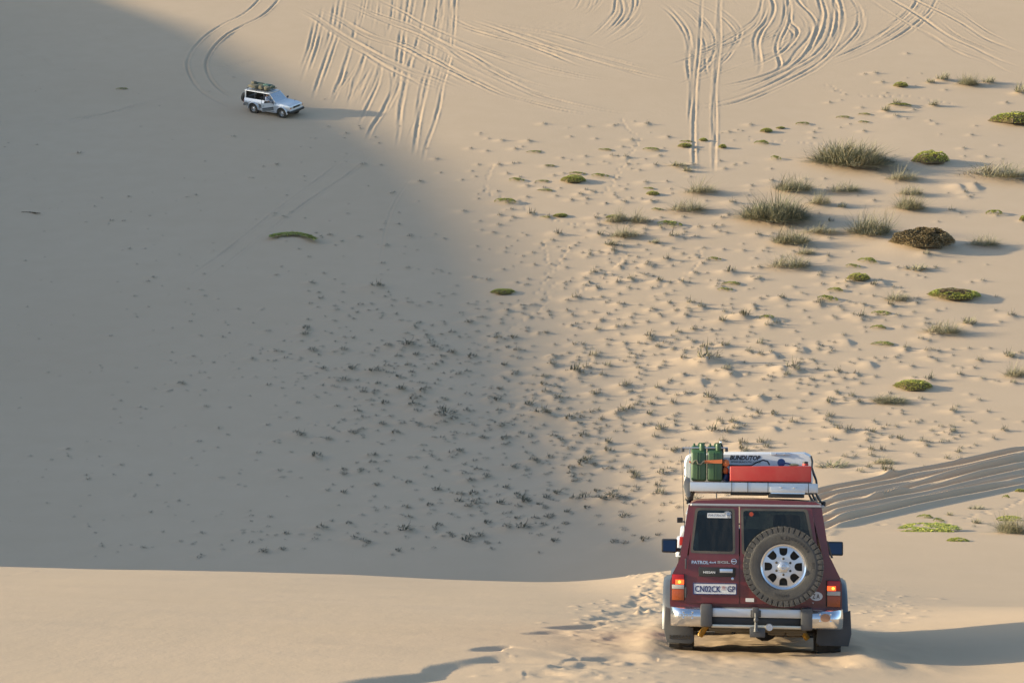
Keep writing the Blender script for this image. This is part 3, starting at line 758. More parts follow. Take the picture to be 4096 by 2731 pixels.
CUSH = [
 (3607, 354, 60, 24, 'bright green cushion plant left of the far row of grass clumps', 0), (3605, 434, 92, 16, 'long thin green cushion on a ridge of sand, upper right', 2),
 (4085, 512, 215, 62, 'big green domed cushion cut by the right edge', 0), (3735, 668, 148, 58, 'domed bright green cushion right of the largest grass bush', 0),
 (3068, 534, 52, 20, 'small round green cushion, lower of two above the largest bush', 0), (3124, 518, 38, 12, 'tiny green cushion, upper right of two above the largest bush', 0),
 (3213, 503, 56, 15, 'small green cushion right of the pair above the largest bush', 2), (3048, 582, 58, 20, 'patchy green cushion between the straight tracks and the largest bush', 2),
 (3104, 644, 44, 18, 'small yellow-green cushion just left of the largest bush top', 2), (3375, 477, 55, 13, 'thin green mat above the largest grass bush', 2), (3460, 464, 50, 11, 'thin green mat, upper one right of the largest bush', 2), (3456, 495, 50, 10, 'thin green mat, lower one right of the largest bush', 2),
 (3982, 864, 66, 24, 'lone pale green cushion near the right edge level with the grass bushes', 2), (4092, 888, 26, 20, 'small green cushion touching the right edge', 0),
 (2065, 730, 66, 18, 'grey-green cushion, leftmost of the row near the shadow edge', 2), (2170, 733, 56, 12, 'low green cushion, second from the shadow edge', 2), (2294, 738, 102, 36, 'largest green cushion of the middle row', 0),
 (2399, 714, 74, 18, 'green cushion right of the largest one of the middle row', 2), (2020, 820, 86, 27, 'dark green arched cushion nearest the shadow edge', 2), (2180, 769, 62, 10, 'flat green mat below the middle row', 2),
 (2242, 872, 62, 19, 'green cushion right of a flat mat, below the middle row', 0), (2181, 877, 42, 8, 'flat little mat left of a green cushion below the middle row', 2), (2455, 880, 62, 19, 'green cushion with dry grass behind it', 0),
 (2678, 914, 106, 28, 'arched green cushion left of the second largest grass bush', 2), (2612, 785, 54, 20, 'small green cushion left of the grass at the track ends', 0), (2595, 760, 45, 8, 'flat mat above a small cushion left of the track ends', 2),
 (2629, 847, 52, 14, 'flat pale cushion left of the grass on the small hump', 2), (2742, 594, 60, 21, 'green cushion left of the left straight track', 0), (2814, 568, 36, 15, 'tiny dark green cushion between the straight tracks', 0),
 (2891, 597, 33, 17, 'tiny dark green cushion right of the right straight track', 0), (2606, 608, 66, 18, 'green cushion with thin grass behind it, left of the straight tracks', 2), (2745, 573, 52, 8, 'flat mat behind the cushion left of the straight tracks', 2),
 (2858, 1044, 56, 16, 'lone small cushion in the middle of the sunlit slope', 2), (2012, 1182, 102, 25, 'pale green cushion inside the edge of the big shadow', 0), (2927, 1145, 72, 17, 'patchy cushion, upper one of a pair above the tent', 2), (2900, 1167, 66, 14, 'patchy cushion, lower one of a pair above the tent', 2),
 (2137, 615, 60, 10, 'brownish flat mat near the lower end of the tracks', 2), (2419, 606, 56, 8, 'flat mat with a pale tuft at its left', 2), (2308, 702, 72, 7, 'thin runner mat behind the largest cushion of the middle row', 2), (2197, 670, 46, 6, 'thin small mat above the middle row', 2),
 (3472, 1057, 76, 26, 'patchy green cushion, uppermost of four below the dead shrub', 2), (3414, 1074, 62, 18, 'low sandy cushion, second of four below the dead shrub', 2), (3440, 1133, 92, 34, 'leafy dark green cushion, third of four below the dead shrub', 0), (3344, 1170, 62, 20, 'low sandy cushion left of the leafy dark green one', 2),
 (3312, 1210, 86, 27, 'patchy cushion, lowest left of the group below the dead shrub', 2), (3529, 1264, 76, 20, 'brown-green low cushion left below the green ring-shaped one', 2), (3516, 1320, 62, 20, 'brown low cushion, lower of two left of the pale grey grass', 2),
 (3663, 1568, 152, 46, 'dark green leafy cushion low on the right slope', 0), (3070, 1287, 62, 17, 'sandy brown cushion straight above the roof tent', 2), (3535, 1388, 92, 18, 'low hump with brown leaves right of the bare sand humps', 2),
 (3751, 2134, 272, 34, 'long green leafy mat beside the sunken road', 1), (3840, 2167, 88, 14, 'small green mat right below the long one', 1), (3705, 2073, 66, 14, 'small pale mat left above the long green mat', 2), (3757, 2087, 50, 12, 'small brownish mat just above the long green mat', 2),
 (4085, 1968, 44, 16, 'dark green cushion at the right edge below the sunken road', 0), (4027, 1991, 30, 8, 'tiny mat below the sunken road near the right edge', 2), (4052, 2086, 112, 30, 'green cushion behind the grass at the right edge', 1),
 (485, 362, 46, 10, 'lone low plant left of the far silver car', 2),
]
SPECIAL = [(3710, 1018, 250, 118, 'dead dark brown domed shrub on a sand mound', 'dead'), (3835, 1213, 208, 76, 'green ring-shaped cushion with a dead brown centre', 'ring'),
 (1167, 980, 188, 66, 'dark green arched cushion alone in the big shadow', 'arc'), (120, 860, 82, 20, 'dark runner plant at the left edge in the shadow', 'runner')]
def depth_of(W): return W[:, 1] * cp - W[:, 2] * sp_
GW = hit([g[:2] for g in GRASS]); GS = depth_of(GW) / FPX
CW = hit([g[:2] for g in CUSH]); CS = depth_of(CW) / FPX
SW = hit([g[:2] for g in SPECIAL]); SS = depth_of(SW) / FPX
for W, S, T, k in ((GW, GS, GRASS, .2), (CW, CS, CUSH, .4), (SW, SS, SPECIAL, .4)):
    for w, s, t in zip(W, S, T):
        wd, ht = t[2] * s, t[3] * s
        FARR.mound(w[0], w[1] + wd * .32, wd * .6, wd * .45, max(.3 * ht, ht - .24 * wd) * k, .25)
# bare hummocks with a steep shaded right side
for p in [(3095, 1425), (3127, 1482), (3210, 1402), (2822, 1460), (2802, 1530), (3045, 1597), (3095, 1718), (3083, 1285), (3530, 1138), (3390, 1372), (3480, 1462), (2930, 1500), (3900, 752), (3835, 752)]:
    w = hit([p])[0]; s = w[1] * cp / FPX
    FARR.mound(w[0], w[1], 34 * s, 44 * s, 11 * s, .45)

# small tufts: dense in the hollow, thinning upwards and to the left
def edge_x(py): return np.interp(py, [e[1] for e in EDGE], [e[0] for e in EDGE])
tr_ = np.random.default_rng(23)
cand = []
for cx, cy, sx, sy, n in [(a_, b_, c_, d_, int(n_ * 1.35)) for a_, b_, c_, d_, n_ in [(1680, 1540, 330, 220, 340), (1250, 1400, 380, 260, 110), (2150, 1600, 280, 300, 150), (2700, 1350, 420, 260, 270), (3350, 1400, 380, 260, 220), (2150, 1990, 420, 90, 120), (2600, 1750, 300, 150, 120),
                          (1450, 2150, 500, 40, 55), (2300, 700, 350, 160, 95), (2500, 1050, 330, 120, 100), (1000, 900, 500, 250, 95), (3400, 450, 350, 110, 40), (3800, 600, 250, 200, 26), (500, 1300, 320, 400, 60), (700, 1950, 500, 180, 70), (3700, 1750, 300, 70, 70), (150, 250, 120, 90, 8), (1300, 520, 160, 60, 14), (3850, 2050, 150, 30, 8), (2600, 600, 300, 70, 22)]]:
    cand.append(np.stack([tr_.normal(cx, sx, n), tr_.normal(cy, sy, n)], 1))
cand = np.vstack(cand)
ok = (cand[:, 0] > -60) & (cand[:, 0] < 4150) & (cand[:, 1] > 130) & (cand[:, 1] < 2230)
ok &= ~((cand[:, 1] < 480) & (cand[:, 0] > 1300) & (cand[:, 0] < 3300))
ok &= ~((cand[:, 0] > 2650) & (cand[:, 1] > 1995 - (cand[:, 0] - 3100) * .2) & (cand[:, 1] < 2250 - (cand[:, 0] - 3100) * .2))
ok &= ~((np.abs(cand[:, 0] - 1100) < 190) & (np.abs(cand[:, 1] - 420) < 70))
cand = cand[ok]
TW = hit(cand)
good = (TW[:, 1] > 57) & (TW[:, 1] < 200)
cand, TW = cand[good], TW[good]
TSZ = tr_.lognormal(-.05, .55, len(TW)) * .12 + .075
TSZ *= np.where(cand[:, 0] < edge_x(cand[:, 1]) - 60, np.interp(cand[:, 0], [0, 900, 1500], [.55, .75, 1.2]), 1.1)
for w, s in zip(TW, TSZ):
    FARR.mound(w[0] - .06, w[1], s * 1.15, s * 1.0, s * .25, .38)

# ------------------------------------------------------------------ the red car's pose
VP = (3021.2, 2683.0)
RC_D = rays([VP])[0]
RC = Vector(RC_D * 20.0)
yaw = R(6.7); pit = R(17.0); roll = R(1.1)
Mred = Matrix.Translation(RC) @ Matrix.Rotation(-yaw, 4, 'Z') @ Matrix.Rotation(-pit, 4, 'X') @ Matrix.Rotation(-roll, 4, 'Y')

# ------------------------------------------------------------------ the sand sheet
NC, UM = 1060, 0.296
u = np.linspace(-UM, UM, NC)
ex = []
k, st = UM, 0.01
while k < 9: k += st; st *= 1.45; ex.append(k)
u = np.concatenate([-np.array(ex[::-1]), u, ex])
rows = [-2500, -1200, -700, -400, -250, -150, -90, -60, -40, -25, -15, -8, -3, 0, 3, 6, 9, 11]
rows += list(np.arange(12.5, 30, .075)) + list(np.arange(30, 44, .11)) + list(np.arange(44, 62, .2)) + list(np.arange(62, 100, .16)) + list(np.arange(100, 204, .23))
rows += [204.4, 204.8, 205.3, 205.8, 206.4, 207, 207.7, 208.5, 209.4, 210.4, 212, 214, 219, 225, 233, 243, 256, 273, 295, 325, 365, 420, 500, 620, 800, 1050, 1500, 2300, 4000, 9000]
rows = np.array(rows)
sc = np.sqrt(rows ** 2 + 64)
GX = u[None, :] * sc[:, None]; GY = np.repeat(rows[:, None], len(u), 1)
GZ = zbase(GX, GY) + detail(GX, GY)
# the sand lies level under the red car and is pushed up a little round its wheels
Mi = np.array(Mred.inverted())
lx = Mi[0, 0] * GX + Mi[0, 1] * GY + Mi[0, 2] * GZ + Mi[0, 3]
ly = Mi[1, 0] * GX + Mi[1, 1] * GY + Mi[1, 2] * GZ + Mi[1, 3]
lz = Mi[2, 0] * GX + Mi[2, 1] * GY + Mi[2, 2] * GZ + Mi[2, 3]
near = (1 - sstep(1.1, 2.4, np.abs(lx))) * sstep(-2.2, -0.4, ly) * (1 - sstep(4.0, 8.0, ly)) * (1 - sstep(2.0, 5.0, np.abs(lz)))
want = 0.16 + 0.05 * fbm(GX / .5, GY / .9, 91) + 0.05 * np.exp(-((np.abs(lx) - 1.15) / .22) ** 2) * (ly > -1) 
GZ = GZ + (want - lz) * near * math.cos(pit)
nr, ncol = GX.shape
V = np.stack([GX, GY, GZ], 2).reshape(-1, 3)
q = (np.arange(nr - 1)[:, None] * ncol + np.arange(ncol - 1)[None, :]).ravel()
F = np.stack([q, q + 1, q + ncol + 1, q + ncol], 1)
SAND = sand_material()
ground = add('sand_ground', np_mesh('sand_ground', V, F, [SAND], smooth=True))
tag(ground, kind='structure')
del V, F, q
X_, Y_, Z_ = ridge_dune()
q = (np.arange(X_.shape[0] - 1)[:, None] * X_.shape[1] + np.arange(X_.shape[1] - 1)[None, :]).ravel()
tag(add('dune_ridge', np_mesh('dune_ridge', np.stack([X_, Y_, Z_], 2).reshape(-1, 3), np.stack([q, q + 1, q + X_.shape[1] + 1, q + X_.shape[1]], 1), [SAND], smooth=True)), kind='structure')
def ground_z(x, y):
    """height of the finished sheet"""
    j = int(np.clip(np.searchsorted(rows, y) - 1, 0, nr - 2)); t = (y - rows[j]) / (rows[j + 1] - rows[j])
    s = math.sqrt(y * y + 64); i = int(np.clip(np.searchsorted(u, x / s) - 1, 0, ncol - 2)); f = (x / s - u[i]) / (u[i + 1] - u[i])
    return float((GZ[j, i] * (1 - f) + GZ[j, i + 1] * f) * (1 - t) + (GZ[j + 1, i] * (1 - f) + GZ[j + 1, i + 1] * f) * t)

# ------------------------------------------------------------------ plants
M_GRASS = mat('grass_blades', (0.15, 0.153, 0.09), .75, var=.25, scale=3, attr=(0.37, 0.315, 0.20), spec=.2)
M_GREY = mat('grey_grass_blades', (0.075, 0.082, 0.062), .8, var=.25, scale=3, attr=(0.26, 0.225, 0.15), spec=.2)
M_CUSH = mat('cushion_leaves', (0.42, 0.42, 0.07), .55, var=.3, scale=5, attr=(0.17, 0.19, 0.045), spec=.3)
M_CUSHD = mat('dark_cushion_leaves', (0.36, 0.37, 0.085), .55, var=.3, scale=5, attr=(0.15, 0.16, 0.05), spec=.3)
M_DEAD = mat('dead_twigs', (0.07, 0.05, 0.028), .85, var=.4, scale=6, attr=(0.26, 0.2, 0.11), spec=.1)

def blades(n, rad, seed, h=(.3, 1.0), wid=.012, lean=(.14, .02), spread=.8, clump=0, straw=.5, bow=.5):
    """grass: n curved tapering blades out of a disc, unit height"""
    g = np.random.default_rng(seed)
    if clump:
        cc = g.uniform(-1, 1, (clump, 2)); cc = cc[np.hypot(cc[:, 0], cc[:, 1]) < 1] * rad
        ci = g.integers(0, len(cc), n); sub_r = rad * .75 / math.sqrt(len(cc)); ofs = g.normal(0, sub_r, (n, 2)); b = cc[ci] + ofs; chh = g.lognormal(0, .28, len(cc))[ci]
    else:
        a = g.uniform(0, 2 * np.pi, n); r = np.sqrt(g.uniform(0, 1, n)) * rad; b = np.stack([r * np.cos(a), r * np.sin(a)], 1)
    if clump:
        az = np.arctan2(ofs[:, 1], ofs[:, 0]) + g.normal(0, .45, n); tilt = .5 * spread * np.hypot(ofs[:, 0], ofs[:, 1]) / sub_r + g.normal(0, .2, n)
    else:
        az = np.arctan2(b[:, 1], b[:, 0]) + g.normal(0, .9, n); tilt = np.abs(g.normal(0, spread, n)) * (.35 + .65 * np.hypot(b[:, 0], b[:, 1]) / rad)
    d = np.stack([np.cos(az) * np.sin(tilt) + lean[0], np.sin(az) * np.sin(tilt) + lean[1], np.abs(np.cos(tilt)) + .15], 1)
    d /= np.linalg.norm(d, axis=1)[:, None]
    L = g.uniform(h[0], h[1], n) * (1 - .62 * np.minimum(1, (np.hypot(b[:, 0], b[:, 1]) / rad) ** 2))
    if clump: L = L * chh
    side = np.stack([-d[:, 1], d[:, 0], 0 * L], 1); side /= np.linalg.norm(side, axis=1)[:, None] + 1e-6
    tw = g.uniform(-1, 1, n)[:, None]; side = side + tw * np.array([[.4, -.6, .2]]); side /= np.linalg.norm(side, axis=1)[:, None]
    root = np.stack([b[:, 0], b[:, 1], 0 * L - .03], 1)
    V = []
    for t, w in ((0, 1), (.4, .9), (.75, .65), (1, .12)):
        p = root + d * (L * t)[:, None]
        p[:, 2] -= bow * L * t * t * (1 - d[:, 2]) ; p[:, 0] += .05 * L * t * t
        p[:, 2] = np.maximum(p[:, 2], .01 + .02 * t)
        ww = (wid * w * g.uniform(.7, 1.3, n))[:, None]
        p = p + (g.normal(0, .02, (n, 3)) if t > .3 else 0)
        V += [p - side * ww, p + side * ww]
    V = np.stack(V, 1).reshape(-1, 3)
    o = np.arange(n)[:, None] * 8
    F = np.concatenate([o + np.array([[2 * k, 2 * k + 1, 2 * k + 3, 2 * k + 2]]) for k in range(3)])
    tone = np.repeat(np.clip(g.normal(straw, .3, n) + (g.normal(0, .3, len(cc))[ci] if clump else 0), 0, 1), 8)
    return V, F, tone

def leafy(n, seed, kind='dome'):
    """cushion plant: small fleshy leaves standing out of an uneven dome of unit width and height"""
    g = np.random.default_rng(seed)
    a = g.uniform(0, 2 * np.pi, n); r = np.sqrt(g.uniform(0, 1, n))
    x, y = r * np.cos(a) * .5, r * np.sin(a) * .5
    lump = 1 + .35 * fbm(x * 7 + seed, y * 7, seed) * 2
    z = np.sqrt(np.clip(1 - (2 * r) ** 2 / 4.0, 0, 1)) * lump
    z = np.clip(1 - r ** 3, 0, 1) ** .6 * (1 + (lump - 1) * .55)
    patch = fbm(x * 6 + 3 * seed, y * 6, seed + 9, 3)
    dead = np.zeros(n)
    if kind == 'dome': keep = (patch > -.34) | (r < .3)
    elif kind == 'mat': keep = patch > -.1; z *= .8
    elif kind == 'patchy': keep = (patch + .25 * (x * 2) + .3 * (y * 2) * g.uniform(0, 1, n) > -.02)
    elif kind == 'ring': keep = patch > -.5; dead = ((r < .62 + .3 * patch) & (y < .32)).astype(float)
    elif kind == 'dead': keep = patch > -.38; dead = np.ones(n)
    elif kind == 'arc':
        t = g.uniform(0, 1, n); cx = -.48 + .96 * t; cy = .26 - .85 * (t - .42) ** 2 * 2.0
        wd_ = .15 * (1 - .5 * np.abs(t - .4)); x = cx + g.normal(0, .03, n); y = cy + g.normal(0, wd_ * .5, n)
        z = np.clip(.9 - 1.8 * (t - .42) ** 2, .2, 1) * (1 - ((y - cy) / .26) ** 2).clip(0, 1); keep = z > .01; r = np.abs(t - .42) * 1.2
    elif kind == 'runner':
        t = g.uniform(0, 1, n); x = -.5 + t; y = .12 * np.sin(t * 5) - .3 * t + g.normal(0, .02, n) * (1 + 2 * (t > .3) * (t < .75)); z = g.uniform(.05, .5, n); keep = t > -1; r = t * .5
    m = keep
    x, y, z, r, dead = x[m], y[m], z[m], r[m], dead[m]; n = len(x)
    N = np.stack([x * 1.2, y * 1.2, .55 + 0 * x], 1) + g.normal(0, .38, (n, 3)); N /= np.linalg.norm(N, axis=1)[:, None]
    T = np.cross(N, g.normal(0, 1, (n, 3))); T /= np.linalg.norm(T, axis=1)[:, None]
    s = g.uniform(.014, .03, n)[:, None] * (1.0 if kind in ('dome', 'ring', 'dead') else 1.5); c = np.stack([x, y, z * 1.0], 1)
    Z = np.array([[1, 1, 2.2]])
    c = c - N * Z * s * g.uniform(0, 1.5, n)[:, None]
    V = np.stack([c - T * s * .5, c + (N * 1.0 - T * .55) * s * Z, c + N * Z * s * 1.9, c + (N * 1.0 + T * .55) * s * Z], 1).reshape(-1, 3)
    V[:, 2] = np.maximum(V[:, 2], 0)
    F = np.arange(n)[:, None] * 4 + np.array([[0, 1, 2, 3]])
    tone = np.repeat(np.clip(g.normal(.25, .3, n) + .3 * dead * (1 + 2 * (r > .7)), 0, 1), 4)
    return V, F, tone, dead

def woody_core(kind):
    """low stems under the leaves"""
    V, F = [], []
    n, m = 18, 6
    for j in range(m + 1):
        r = .5 * (1 - j / m)
        for i in range(n):
            a = 2 * np.pi * i / n; w = 1 + .16 * math.sin(3 * a + j) + .1 * math.sin(5 * a)
            V.append((r * w * math.cos(a) * .93, r * w * math.sin(a) * .93, ((1 - (2 * r) ** 3) ** .6 if r < .5 else 0) * .84 - .04))
    for j in range(m):
        for i in range(n): F.append((j * n + i, j * n + (i + 1) % n, (j + 1) * n + (i + 1) % n, (j + 1) * n + i))
    return np.array(V), np.array(F)

gm = [[np_mesh('grass', *(lambda t: (t[0], t[1]))(b_), [m_], tone=b_[2]) for m_ in (M_GRASS,)] for b_ in [
    blades(4200, .5, 1, h=(.3, 1.0), wid=.0045, spread=1.1, clump=46, straw=.32), blades(1300, .5, 2, h=(.3, 1.05), wid=.0055, spread=1.0, clump=22, straw=.5),
    blades(760, .5, 3, h=(.3, 1.15), wid=.0055, spread=1.1, clump=13, straw=.6), blades(110, .28, 4, h=(.4, 1.1), wid=.016, spread=.8, straw=.55)]]
gm2 = [[np_mesh('grass', b_[0], b_[1], [M_GRASS], tone=b_[2])] for b_ in [
    blades(3800, .5, 11, h=(.3, 1.0), wid=.0048, spread=1.1, clump=40, straw=.36), blades(1200, .5, 12, h=(.3, 1.05), wid=.0055, spread=1.0, clump=26, straw=.5),
    blades(700, .5, 13, h=(.3, 1.15), wid=.0055, spread=1.15, clump=11, straw=.6), blades(90, .28, 14, h=(.4, 1.1), wid=.016, spread=.8, straw=.55)]]
def put(name, me, x, y, sx, sz, rot, label, cat, group, sy=None, dz=0.0):
    o = add(name, me)
    o.location = (x, y, ground_z(x, y) + dz)
    o.scale = (sx, sy or sx, sz); o.rotation_euler = (0, 0, rot)
    return tag(o, label, cat, group)
pr = random.Random(3)
for i, (g, w, s) in enumerate(zip(GRASS, GW, GS)):
    me = (gm if i % 2 else gm2)[g[5]][0]
    wd = g[2] * s; ht = max(g[3] - .06 * g[2], .6 * g[3]) * s * 1.1
    k = 1.75 if g[5] == 3 else 1.0
    put('grass_clump', me, w[0], w[1] + wd * .3, wd * k, max(ht * 1.05, .18), pr.uniform(-.5, .5), g[4], 'grass', 'grass clumps on the sunlit slope', sy=wd * k * .8)
def cush_mesh(kind, n, seed, leafm, core=True):
    V, F, tone, dead = leafy(n, seed, kind)
    fm = np.where(dead > .5, 1, 0)
    if core:
        V2, F2 = woody_core(kind)
        F = np.vstack([F, F2 + len(V)]); fm = np.concatenate([fm, np.full(len(F2), 1)])
        V = np.vstack([V, V2]); tone = np.concatenate([tone, np.full(len(V2), .25)])
    return np_mesh('cushion_plant', V, F, [leafm, M_DEAD], tone=tone, fmat=fm)
cm = {0: [cush_mesh('dome', 2600, s_, M_CUSH) for s_ in (1, 2, 3)], 1: [cush_mesh('mat', 3600, 4, M_CUSH, False), cush_mesh('mat', 3600, 9, M_CUSH, False)], 2: [cush_mesh('patchy', 2600, s_, M_CUSHD, False) for s_ in (5, 6, 7)]}
for i, (g, w, s) in enumerate(zip(CUSH, CW, CS)):
    wd = g[2] * s; ht = max(g[3] - .15 * g[2], .5 * g[3]) * s
    put('cushion_plant', cm[g[5]][i % len(cm[g[5]])], w[0], w[1] + wd * .35, wd, max(ht, .1), pr.uniform(-.25, .25), g[4], 'cushion plant', 'green cushion plants', sy=wd * .8, dz=-.02)
for (px, py, wpx, hpx, lab, kind), w, s in zip(SPECIAL, SW, SS):
    wd = wpx * s; ht = max(hpx - .27 * wpx, .3 * hpx) * s
    me = {'dead': lambda: cush_mesh('dead', 9000, 15, M_DEAD), 'ring': lambda: cush_mesh('ring', 4200, 16, M_CUSH), 'arc': lambda: cush_mesh('arc', 2600, 17, M_CUSHD, False), 'runner': lambda: cush_mesh('runner', 700, 18, M_DEAD, False)}[kind]()
    put({'dead': 'dead_shrub', 'ring': 'cushion_plant', 'arc': 'cushion_plant', 'runner': 'runner_plant'}[kind], me, w[0], w[1] + wd * .38, wd, ht, 0, lab, 'shrub' if kind == 'dead' else 'plant', None, sy=wd * .85, dz=-.03)
# small tufts, the 300 that show largest as things, the rest as one
tuft_src = [blades(40, .34, 40 + k_, h=(.2, .72), wid=.022, spread=1.15, straw=.42, lean=(.22, -.06)) for k_ in range(4)]
tuft_me = [np_mesh('grass_tuft', v_, f_, [M_GREY], tone=t_) for v_, f_, t_ in tuft_src]
size_px = TSZ / depth_of(TW)
order = np.argsort(-size_px)
shade = cand[:, 0] < edge_x(cand[:, 1])
def tuft_words(p, dark):
    x_, y_ = p
    if dark:
        if y_ > 1930: return 'small dark grass tuft in the shadow just above the smooth lit foreground sand', 'grass tuft', 'tufts along the foot of the shadow'
        if x_ < 1000: return 'small faint grass tuft in the left part of the big shadow', 'grass tuft', 'tufts at the left in the shadow'
        if y_ < 1150: return 'small grass tuft in the shadow between the far car and the arched cushion', 'grass tuft', 'tufts high up in the shadow'
        if x_ > edge_x(y_) - 330: return 'small grass tuft in the half shade along the shadow edge', 'grass tuft', 'tufts along the shadow edge'
        return 'small dark grass tuft in the dense patch in the middle of the shadow', 'grass tuft', 'tufts in the middle of the shadow'
    if y_ < 600: return 'small wispy grass tuft on the sunlit slope just below the wheel tracks', 'grass tuft', 'tufts below the wheel tracks'
    if y_ < 1000: return 'small wispy grass tuft on the sunlit slope among the green cushions', 'grass tuft', 'tufts among the cushions'
    if x_ > 3150: return 'small wispy grass tuft on the sunlit slope right of and above the roof tent', 'grass tuft', 'tufts on the right slope'
    return 'small wispy grass tuft on the sunlit slope between the shadow edge and the roof tent', 'grass tuft', 'tufts on the middle slope'
for i in order[:300]:
    x, y = TW[i, 0], TW[i, 1]
    k_ = int(i) % 4
    put('grass_tuft', tuft_me[k_], x, y, TSZ[i] * 1.6, TSZ[i] * (1.05 if shade[i] else 1.75), tr_.uniform(-.7, .7),
        *tuft_words(cand[i], shade[i]), dz=-.01)
VV, FF, TT, n0 = [], [], [], 0
for i in order[300:]:
    v_, f_, t_ = tuft_src[int(i) % 4]
    nb = 22 * 8
    v_ = v_[:nb] * np.array([TSZ[i] * 1.6, TSZ[i] * 1.6, TSZ[i] * (.95 if shade[i] else 1.6)]); f_ = f_[(f_ < nb).all(1)]
    a_ = tr_.uniform(-.7, .7); c_, s_ = math.cos(a_), math.sin(a_)
    VV.append(np.stack([v_[:, 0] * c_ - v_[:, 1] * s_ + TW[i, 0], v_[:, 0] * s_ + v_[:, 1] * c_ + TW[i, 1], v_[:, 2] + ground_z(TW[i, 0], TW[i, 1]) - .01], 1))
    FF.append(f_ + n0); TT.append(t_[:nb]); n0 += nb
tag(add('grass_tufts', np_mesh('grass_tufts', np.vstack(VV), np.vstack(FF), [M_GREY], tone=np.concatenate(TT))), 'tiny scattered grass tufts sprinkled over the sand of the hollow', 'grass', kind='stuff')
# ------------------------------------------------------------------ vehicles
M_RED = mat('maroon_paint', (0.125, 0.0085, 0.013), .3, .15, var=.1, scale=2, dust=.07, coat=.6, up_dust=.7)
M_SILVER = mat('silver_paint', (0.62, 0.64, 0.67), .35, .35, var=.06, scale=2, dust=.08, coat=.4, up_dust=.15)
M_GREYC = mat('grey_cladding', (0.16, 0.165, 0.165), .55, var=.1, dust=.25)
M_STRIPE = mat('dark_stripe', (0.03, 0.035, 0.05), .4, var=.1, dust=.05)
M_BLACK = mat('black_plastic', (0.014, 0.015, 0.016), .45, var=.2, dust=.03)
M_RUB = mat('rubber', (0.022, 0.022, 0.021), .8, var=.2, dust=.30, bump=.2)
M_DUSTRUB = mat('dusty_tyre_rubber', (0.06, 0.059, 0.057), .85, var=.4, scale=14, dust=.14, bump=.3)
M_FLAP = mat('mud_flap_rubber', (0.06, 0.065, 0.07), .6, var=.2, dust=.12)
M_CHROME = mat('chrome', (0.72, 0.73, 0.75), .14, 1.0, var=.05, dust=.07)
M_ALU = mat('aluminium', (0.60, 0.61, 0.62), .38, .9, var=.08, scale=5, dust=.06)
M_ALLOY = mat('alloy_rim', (0.62, 0.63, 0.65), .28, .9, var=.06, dust=.12)
M_STEEL = mat('dusty_steel', (0.07, 0.072, 0.075), .5, .3, var=.25, dust=.12)
M_INT = mat('dark_interior', (0.022, 0.022, 0.024), .9, var=.2)
M_UNDER = mat('underbody_steel', (0.028, 0.026, 0.024), .9, var=.3, dust=.25)
M_REDL = mat('red_lens', (0.42, 0.012, 0.012), .22, var=.05, dust=.06)
M_AMBER = mat('amber_lens', (0.40, 0.075, 0.015), .25, var=.05, dust=.10)
M_WLENS = mat('clear_lens', (0.50, 0.47, 0.42), .25, var=.05, dust=.15)
M_LIT = mat('lit_bulb', (0.9, 0.1, 0.02), .3, emit=(1.0, 0.09, 0.015), estr=0.9)
M_LITC = mat('lit_bulb_core', (1.0, 0.3, 0.03), .3, emit=(1.0, 0.26, 0.03), estr=2.2)
M_PLATE = mat('plate_white', (0.62, 0.63, 0.64), .4, var=.05, dust=.10)
M_NAVY = mat('plate_navy', (0.025, 0.028, 0.11), .5, var=.05)
M_WHITE = mat('white_vinyl', (0.70, 0.70, 0.70), .45, var=.04, dust=.06)
M_GREYT = mat('grey_print', (0.30, 0.31, 0.33), .5, var=.04)
M_BADGE = mat('badge_metal', (0.55, 0.60, 0.68), .25, .9, var=.05)
M_TENT = mat('white_fibreglass', (0.63, 0.64, 0.66), .35, var=.04, scale=2, dust=.07)
M_CAN = mat('green_can_paint', (0.028, 0.085, 0.032), .38, var=.25, scale=4, dust=.14)
M_TANK = mat('red_polythene', (0.42, 0.022, 0.018), .5, var=.12, scale=3, dust=.2)
M_ORANGE = mat('orange_webbing', (0.55, 0.15, 0.05), .8, var=.2)
M_YEL = mat('yellow_shock', (0.45, 0.24, 0.02), .5, var=.2, dust=.2)
M_BLUE = mat('blue_plastic', (0.02, 0.05, 0.16), .3, var=.1)
M_KHAKI = mat('khaki_canvas', (0.115, 0.105, 0.07), .9, var=.4, scale=6, dust=.15, bump=.4)
M_OLIVE = mat('olive_canvas', (0.075, 0.090, 0.055), .9, var=.35, scale=6, dust=.12, bump=.4)
M_TEAL = mat('green_tarpaulin', (0.04, 0.11, 0.085), .7, var=.3, dust=.1)
M_MIRROR = mat('mirror_glass', (0.035, 0.045, 0.07), .04, 1.0, var=.02)
G_DARK = glass_mat('dark_glass', (0.14, 0.18, 0.20), .012, .02)
G_CLEAR = glass_mat('window_glass', (0.55, 0.62, 0.64), .03, .08)

def hw_of(z): return float(np.interp(z, [.3, .69, .93, 1.0, 1.06, 1.205, 1.26], [.85, .905, .905, .885, .855, .785, .775]))

